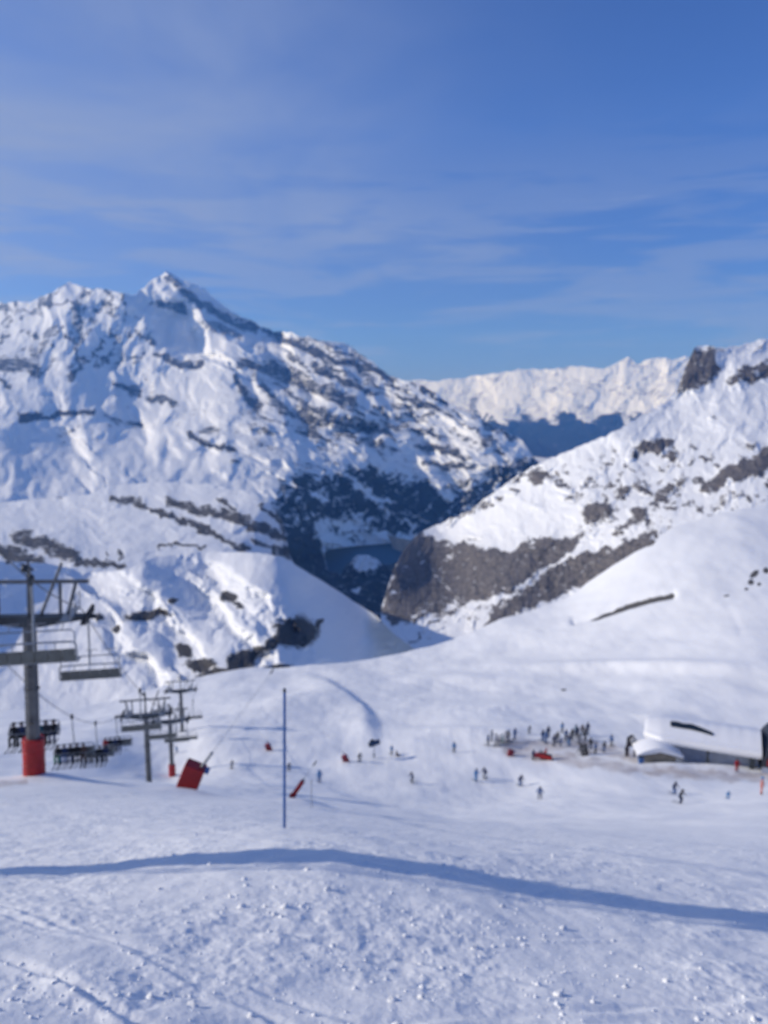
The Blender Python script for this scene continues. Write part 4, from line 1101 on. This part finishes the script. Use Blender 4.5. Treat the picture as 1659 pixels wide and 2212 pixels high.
# ---------------------------------------------------------------- marker poles
def pole(u, v, t_, h, r, mat, label, dx=0.0):
    b0 = down(u, v, t_)
    o = empty('marker_pole', b0)
    bm = bmesh.new(); tube(bm, (0, 0, -0.4), (dx, 0, h), r, r * 0.92, 12); MBobj('shaft', bm, mat, o)
    bm = bmesh.new(); tube(bm, (dx, 0, h + 0.003), (dx, 0, h + 0.05), r * 1.12, r * 0.9, 12); MBobj('cap', bm, dsteel, o)
    return tag(o, label, 'piste marker')
pole(613, 1790, 10.9, 2.02, 0.021, bluepaint, 'tall thin blue piste marker pole standing in the foreground snow', 0.05)
pole(673, 1743, 33, 1.25, 0.02, bambo, 'faint grey marker pole right of the tall blue pole and the slim red lance', 0.01)

# ---------------------------------------------------------------- snow lances with red padding
def lance(u, v, t_, box_w, box_h, lean, length, label, slim=False, mat=redpad, dyaw=0.0):
    b0 = down(u, v, t_)
    o = empty('snow_lance', b0)
    ax = Vector((math.sin(lean), 0, math.cos(lean)))
    rot = Matrix.Rotation(lean * (0.62 if not slim else 1), 3, 'Y')
    bm = bmesh.new()
    if slim:
        tube(bm, -ax * 0.2, ax * box_h, box_w / 2, box_w / 2 * 0.9, 16); sphere(bm, ax * 0.1, box_w * 0.72, 12)
    else:
        c = rot @ Vector((0, 0, box_h / 2 - 0.12))
        box(bm, c, (box_w, box_w * 0.8, box_h + 0.2), rot, 0.05)
        for h in (0.28, 0.72): box(bm, rot @ Vector((0, -0.0, box_h * h)), (box_w + 0.012, box_w * 0.8 + 0.012, 0.05), rot)
    MBobj('padding', bm, mat, o)
    top = (rot @ Vector((box_w * 0.28, 0, box_h - 0.05))) if not slim else ax * (box_h * 0.95)
    bm = bmesh.new(); tube(bm, top, top + ax * length * 0.16, 0.075 if not slim else 0.05, None, 12); MBobj('sleeve', bm, gsteel, o)
    bm = bmesh.new(); tube(bm, top + ax * length * 0.155, top + ax * length, 0.014, 0.008, 8); MBobj('pipe', bm, gsteel, o)
    bm = bmesh.new(); tube(bm, top + ax * length, top + ax * (length + 0.3), 0.04, 0.03, 8); MBobj('nozzle', bm, dsteel, o)
    if not slim and box_w > 0.8:
        bm = bmesh.new(); box(bm, top + Vector((0.30, -0.1, -0.12)), (0.22, 0.2, 0.3), rot, 0.03); MBobj('valve_box', bm, bluepaint, o)
    return tag(o, label, 'snow lance', 'padded snow lances')
lance(403, 1716, 38, 1.0, 1.42, R(36), 5.9, 'big tilted red padded box with a snow lance rising from it, near the pylons')
lance(630, 1724, 38, 0.24, 1.05, R(33), 1.0, 'slim red tilted snow lance in heaped snow just right of the blue pole', True)
lance(582, 1615, 128, 0.85, 1.1, R(-35), 4.0, 'small dark red padded snow lance far off just left of the blue pole', False, darkred)
lance(749, 1640, 122, 0.85, 1.2, R(-38), 4.0, 'small dark red padded snow lance left of the snow gun on the flat', False, darkred)
lance(1102, 1622, 122, 0.85, 1.0, R(20), 1.2, 'small dark red padded lance in front of the queue of skiers', False, darkred)

# ---------------------------------------------------------------- snow gun
b0 = down(808, 1630, 124)
o = empty('snow_gun', b0, R(20))
bm = bmesh.new(); tube(bm, (0, 0, -0.4), (0, 0, 2.1), 0.07, None, 12); box(bm, (0, 0, 0.5), (0.3, 0.3, 0.5), None, 0.03); MBobj('mast', bm, gsteel, o)
bm = bmesh.new()
rows = []
for (x, r) in [(-0.85, 0.34), (-0.8, 0.44), (-0.3, 0.46), (0.4, 0.42), (0.85, 0.40), (0.85, 0.34), (-0.6, 0.32)]:
    rows.append([bm.verts.new((x, r * math.cos(2 * math.pi * k / 24), 2.55 + 0.15 * x + r * math.sin(2 * math.pi * k / 24))) for k in range(24)])
for A, B_ in zip(rows[:-1], rows[1:]):
    for k in range(24): bm.faces.new((A[k], A[(k + 1) % 24], B_[(k + 1) % 24], B_[k]))
bm.faces.new(rows[-1]); MBobj('barrel', bm, paint('gun_blue', (0.03, 0.06, 0.12), 0.5, 0.2), o)
bm = bmesh.new()
for k in range(12):
    a = 2 * math.pi * k / 12
    box(bm, (0.93, 0.38 * math.cos(a), 2.69 + 0.38 * math.sin(a)), (0.12, 0.05, 0.05))
MBobj('nozzle_ring', bm, gsteel, o)
bm = bmesh.new(); box(bm, (-0.35, 0, 3.1), (0.6, 0.3, 0.24), None, 0.03); MBobj('control_box', bm, dsteel, o)
tag(o, 'dark blue fan snow gun on a thin mast in the middle distance', 'snow gun')

# ---------------------------------------------------------------- snowmobile, ski rack
b0 = down(1172, 1634, 120)
o = empty('snowmobile', b0, R(160))
bm = bmesh.new()
prism(bm, [(-1.45, 0.35), (-1.45, 0.75), (-0.5, 0.85), (0.1, 1.05), (0.55, 1.05), (1.25, 0.72), (1.4, 0.45), (1.2, 0.3)], 1, -0.36, 0.36)
bmesh.ops.bevel(bm, geom=list(bm.edges), offset=0.06, segments=2, affect='EDGES'); MBobj('body', bm, redpad, o)
bm = bmesh.new(); box(bm, (-0.75, 0, 0.93), (1.2, 0.36, 0.2), None, 0.06); MBobj('seat', bm, rubber, o)
bm = bmesh.new(); prism(bm, [(-1.6, 0.3), (-1.75, 0.12), (-1.6, 0.0), (0.2, 0.0), (0.45, 0.3)], 1, -0.25, 0.25); MBobj('track', bm, rubber, o)
for sy in (-0.45, 0.45):
    bm = bmesh.new(); path(bm, [(0.4, sy, 0.04), (1.4, sy, 0.03), (1.65, sy, 0.14)], 0.06, 6); tube(bm, (0.95, sy, 0.06), (0.85, sy * 0.6, 0.45), 0.03, None, 6); MBobj('ski', bm, dsteel, o)
bm = bmesh.new(); prism(bm, [(0.45, 1.03), (0.2, 1.5), (0.25, 1.52), (0.62, 1.03)], 1, -0.28, 0.28); MBobj('windscreen', bm, paint('tinted_screen', (0.08, 0.09, 0.1), 0.2), o)
bm = bmesh.new(); tube(bm, (0.1, -0.36, 1.2), (0.1, 0.36, 1.2), 0.025, None, 8); tube(bm, (0.2, 0, 1.03), (0.1, 0, 1.2), 0.03, None, 8); MBobj('handlebar', bm, dsteel, o)
tag(o, 'red snowmobile parked on the dirty snow below the crowd', 'snowmobile')
Ms = Matrix.Translation(b0) @ Matrix.Rotation(R(160), 4, 'Z')
person('sit', Ms @ Vector((-0.5, 0, 0.96)), R(160 - 90), 'red', 'charcoal', 'person in a red jacket seated on the red snowmobile', 'red', None, 1, False)
person('stand', down(1152, 1632, 120), R(200), 'navy', 'charcoal', 'person in navy standing left of the red snowmobile', 'charcoal', None, .95, False)

b0 = down(1260, 1624, 121)
o = empty('ski_rack', b0, R(8))
for s_ in (-1, 1):
    bm = bmesh.new()
    tube(bm, (s_ * 0.9, -0.55, -0.1), (s_ * 0.3, 0, 2.0), 0.05, None, 8); tube(bm, (s_ * 0.9, 0.55, -0.1), (s_ * 0.3, 0, 2.0), 0.05, None, 8); tube(bm, (s_ * 0.66, -0.33, 0.75), (s_ * 0.66, 0.33, 0.75), 0.04, None, 8)
    MBobj('side_frame', bm, rubber, o)
bm = bmesh.new(); tube(bm, (-0.35, 0, 1.95), (0.35, 0, 1.95), 0.06, None, 8); tube(bm, (-0.66, -0.33, 0.75), (0.66, -0.33, 0.75), 0.04, None, 8); tube(bm, (-0.66, 0.33, 0.75), (0.66, 0.33, 0.75), 0.04, None, 8)
MBobj('rail', bm, rubber, o)
tag(o, 'dark tapering ski rack at the right of the crowd', 'ski rack')
bm = bmesh.new(); path(bm, [(0, -0.75, 0.02), (0, -0.40, 0.85), (0, -0.1, 1.6), (0, 0.0, 1.82)], 0.055, 6); path(bm, [(0.12, -0.75, 0.02), (0.12, -0.40, 0.85), (0.12, -0.1, 1.6), (0.12, 0.0, 1.82)], 0.05, 6)
skp = MBobj('ski_pair', bm, CM['black'])
for k in range(5):
    c = skp if k == 0 else skp.copy()
    if k: C.objects.link(c)
    c.location = b0 + Vector((-0.62 + 0.26 * k, -0.12, 0)); c.rotation_euler = (0, 0, R(8 + (k - 2) * -4))
    tag(c, 'pair of black skis leaning against the dark ski rack', 'skis', 'skis leaning on the rack')

# ---------------------------------------------------------------- round sign
b0 = down(1363, 1637, 119)
o = empty('sign_board', b0, R(-4))
bm = bmesh.new()
for sx in (-0.5, 0.5): box(bm, (sx, 0.0, 1.0), (0.2, 0.16, 2.4))
MBobj('post', bm, paint('brown_post', (0.09, 0.05, 0.06), 0.7), o)
bm = bmesh.new(); box(bm, (-0.05, 0, 2.35), (1.45, 0.14, 1.3), None, 0.02); prism(bm, [(-0.75, 3.004), (0.65, 3.004), (0.15, 3.55), (-0.25, 3.55)], 1, -0.068, 0.068); MBobj('board', bm, paint('sign_dark', (0.025, 0.03, 0.045), 0.5), o)
bm = bmesh.new()
path(bm, [(0.25 + 0.46 * math.cos(a), -0.12, 2.72 + 0.46 * math.sin(a)) for a in np.linspace(0, 2 * math.pi * 0.999, 40)], 0.06, 8)
path(bm, [(0.25 + r_ * math.cos(a), -0.12, 2.72 + r_ * math.sin(a)) for a, r_ in zip(np.linspace(R(200), R(-160), 26), np.linspace(0.26, 0.1, 26))], 0.07, 8)
MBobj('emblem', bm, whitep, o)
tag(o, 'dark sign board on posts with a round white swirl emblem, left of the hut', 'sign')

# ---------------------------------------------------------------- small hut
b0 = down(1424, 1652, 115)
hz_ = b0.z
o = empty('snowy_hut', (b0.x, b0.y, hz_), R(-6))
stone = paint('hut_render', (0.27, 0.245, 0.20), 0.85, 0, 0.2, 1.2, 0.3)
bm = bmesh.new(); prism(bm, [(-2.35, -0.6), (2.35, -0.6), (2.35, 1.25), (0, 1.80), (-2.35, 1.25)], 1, 0, 3.0); MBobj('wall', bm, stone, o)
bm = bmesh.new()
outer = [(x, 2.5 - 1.25 * abs(x / 3.35) ** 1.8) for x in np.linspace(-3.35, 3.35, 21)]
inner = [(x, 1.84 - abs(x) * 0.235) for x in np.linspace(3.3, -3.3, 13)]
prism(bm, outer + inner, 1, -0.5, 3.3)
MBobj('snow_roof', bm, snowcap, o)
bm = bmesh.new(); prism(bm, [(-3.2, 0.95), (0, 1.70), (3.2, 0.95), (3.2, 1.05), (0, 1.80), (-3.2, 1.05)], 1, -0.40, -0.02); MBobj('verge_board', bm, paint('dark_timber', (0.04, 0.03, 0.026), 0.8), o)
bm = bmesh.new(); box(bm, (-2.0, -0.02, 0.2), (0.5, 0.05, 0.7)); MBobj('shutter', bm, stone, o)
tag(o, 'small stone hut with a thick rounded snow roof in front of the station', 'hut')
b1 = down(1384, 1652, 114)
o = empty('bin', b1)
bm = bmesh.new(); prism(bm, [(-0.3, 0), (0.3, 0), (0.36, 0.95), (-0.36, 0.95)], 1, -0.32, 0.32); MBobj('body', bm, bluepaint, o)
bm = bmesh.new(); box(bm, (0, 0, 1.0), (0.8, 0.74, 0.09), None, 0.03); MBobj('lid', bm, dsteel, o)
tag(o, 'small blue bin at the left corner of the hut', 'bin')

# ---------------------------------------------------------------- lift station with the long snow roof
pA = down(1386, 1652, 119); pB = down(1640, 1657, 112.5)
zb = min(pA.z, pB.z) - 0.1
d = pB - pA; d.z = 0
o = empty('lift_station', (pA.x, pA.y, zb), math.atan2(d.y, d.x))
LEN = d.length + 0.2
DEP, HE, HR = 8.0, 3.9, 5.0
blue_wall = paint('station_cladding', (0.40, 0.45, 0.56), 0.6, 0.1, 0.12, 0.8)
bm = bmesh.new()
rows = []
NS = 40
for i in range(NS + 1):
    x = LEN * i / NS
    k = 1.0 if x > 2.6 else 0.62 + 0.38 * (x / 2.6) ** 0.7
    sg = 1 + 0.012 * math.sin(x * 1.7) + 0.01 * math.sin(x * 3.9)
    prof = [(-0.55, HE - 0.75), (-0.72, HE - 0.3), (-0.62, HE + 0.25)] + [(DEP * s_, HE + 0.35 + (HR - HE) * (1 - abs(2 * s_ - 1) ** 1.5) * sg) for s_ in np.linspace(0.04, 0.96, 14)] + [(DEP + 0.62, HE + 0.25), (DEP + 0.72, HE - 0.3), (DEP + 0.55, HE - 0.75)]
    cy = DEP / 2
    rows.append([bm.verts.new((x, cy + (y - cy) * k, HE - 0.75 + (z - HE + 0.75) * (0.55 + 0.45 * k))) for y, z in prof])
for A, B_ in zip(rows[:-1], rows[1:]):
    n_ = len(A)
    for k in range(n_): bm.faces.new((A[k], A[(k + 1) % n_], B_[(k + 1) % n_], B_[k]))
bm.faces.new(rows[0]); bm.faces.new(rows[-1][::-1])
MBobj('snow_roof', bm, snowcap, o)
bm = bmesh.new(); box(bm, (LEN / 2 + 2.2, DEP / 2 + 0.5, HE - 0.88), (LEN - 4.6, DEP + 0.2, 0.22)); MBobj('eave', bm, paint('eave_grey', (0.16, 0.16, 0.17), 0.7), o)
bm = bmesh.new()
box(bm, (LEN / 2 + 2.4, 1.6, (HE - 0.7) / 2 - 0.5), (LEN - 5.2, 0.2, HE + 0.3)); box(bm, (LEN / 2 + 2.4, DEP - 0.6, (HE - 0.7) / 2 - 0.5), (LEN - 5.2, 0.2, HE + 0.3))
box(bm, (4.9, DEP / 2 + 0.5, (HE - 0.7) / 2 - 0.5), (0.2, DEP - 2.42, HE + 0.3))
MBobj('wall', bm, blue_wall, o)
for x in (9.2, LEN - 1.2):
    bm = bmesh.new(); box(bm, (x, -0.1, (HE - 0.7) / 2 - 0.3), (0.7 if x > 12 else 0.35, 0.5, HE + 0.0)); MBobj('column', bm, dsteel, o)
# dark gap in the roof snow: a roof light
bm = bmesh.new()
pts = [(3.7, 4.70), (4.7, 4.78), (5.6, 4.66), (6.7, 4.76), (7.9, 4.55), (9.7, 4.20), (9.8, 3.95), (8.3, 4.10), (6.6, 4.22), (5.2, 4.20), (3.8, 4.22)]
def roof_z(y):
    s_ = y / DEP
    return HE + 0.35 + (HR - HE) * (1 - abs(2 * s_ - 1) ** 1.5)
vv = []
for (x, zz) in pts:
    yy = 0.8 + (zz - 3.7) * 2.3
    vv.append((x, yy, roof_z(yy) + 0.16))
top = [bm.verts.new(p) for p in vv]; bot = [bm.verts.new((p[0], p[1], p[2] - 0.5)) for p in vv]
bm.faces.new(top)
for k in range(len(top)): bm.faces.new((top[k], top[(k + 1) % len(top)], bot[(k + 1) % len(top)], bot[k]))
MBobj('roof_light', bm, paint('bare_roof', (0.012, 0.02, 0.028), 0.4), o)
# arched end hood cut by the right edge
bm = bmesh.new()
arch = [(3.1 + 3.1 * math.cos(a), 2.3 + 3.6 * math.sin(a)) for a in np.linspace(math.pi, 0, 25)]
prism(bm, [(0, -0.6)] + arch + [(6.2, -0.6)], 1, -1.2, DEP + 0.8)
for v_ in bm.verts: v_.co.x += LEN + 0.08
MBobj('end_hood', bm, paint('dark_hood', (0.025, 0.03, 0.045), 0.45), o)
bm = bmesh.new(); box(bm, (LEN + 2.0, -1.26, 3.1), (2.6, 0.1, 0.9), None, 0.03); MBobj('red_panel', bm, redpad, o)
bm = bmesh.new(); box(bm, (LEN + 3.1, -1.24, 1.0), (6.1, 0.06, 2.6)); MBobj('lower_panel', bm, blue_wall, o)
tag(o, 'long low lift station under a rounded snow roof, at the right edge', 'lift station')

# ---------------------------------------------------------------- loose snow chunks in the foreground (uncountable)
def chunks():
    bm = bmesh.new()
    n = 1000
    patches = [(930, 1990, 150, 60), (760, 2060, 160, 60), (420, 2030, 70, 40), (870, 2120, 140, 60), (1150, 2010, 60, 40), (130, 2150, 120, 50), (1600, 2170, 80, 40), (1300, 2080, 180, 60), (1200, 2150, 80, 50), (200, 1810, 40, 14), (560, 1950, 120, 40), (900, 1880, 120, 26), (300, 2120, 150, 60)]
    U, V, Sz = [], [], []
    for i in range(n):
        if random.random() < 0.42:
            a = random.choice(patches); u = random.gauss(a[0], a[2] * .6); v = random.gauss(a[1], a[3] * .6); sz = min(0.034, 0.004 + random.expovariate(1 / 0.0042))
        else:
            u = random.uniform(-150, 1800); v = 2250 - 470 * random.random() ** 0.8; sz = min(0.03, 0.004 + random.expovariate(1 / 0.0035))
        U.append(u); V.append(v); Sz.append(sz)
    U, V = np.array(U), np.array(V)
    yc = (CV - V) / F
    m_ = (yc * CT - ST) / (CT + yc * ST); xs = (U - CU) / F / (CT + yc * ST)
    lo = np.full(n, 1.5); hi_ = np.full(n, 40.0)
    for _ in range(40):                       # where the sight line meets the snow
        mid = (lo + hi_) / 2
        above = m_ * mid > ground(xs * mid, mid, False)
        lo = np.where(above, mid, lo); hi_ = np.where(above, hi_, mid)
    Y = lo; X = xs * Y; Z = ground(X, Y, True)
    for x, y, z, sz in zip(X, Y, Z, Sz):
        if y > 16: continue
        sz *= 1.0 + 0.05 * y
        r = bmesh.ops.create_icosphere(bm, subdivisions=1 if sz < 0.02 else 2, radius=sz, matrix=Matrix.Translation((x, y, z + sz * 0.05)) @ Matrix.Rotation(random.random() * 6.3, 4, 'Z') @ Matrix.Diagonal((1.0, random.uniform(.65, 1.1), random.uniform(.55, .9), 1)))
        for v_ in r['verts']:
            v_.co += Vector((random.gauss(0, 1), random.gauss(0, 1), random.gauss(0, 1))) * sz * 0.14
    m, nt, b = new_mat('loose_snow')
    b.inputs['Base Color'].default_value = (0.88, 0.89, 0.9, 1); b.inputs['Roughness'].default_value = 0.7
    tc = N(nt, 'ShaderNodeTexCoord'); bp = N(nt, 'ShaderNodeBump', inp={'Strength': 0.4, 'Distance': 0.01}); L(nt, noise(nt, tc.outputs['Object'], 60, 4), bp.inputs['Height']); L(nt, bp.outputs[0], b.inputs['Normal'])
    return MBobj('snow_chunks', bm, m, None, True)
tag(chunks(), kind='stuff')
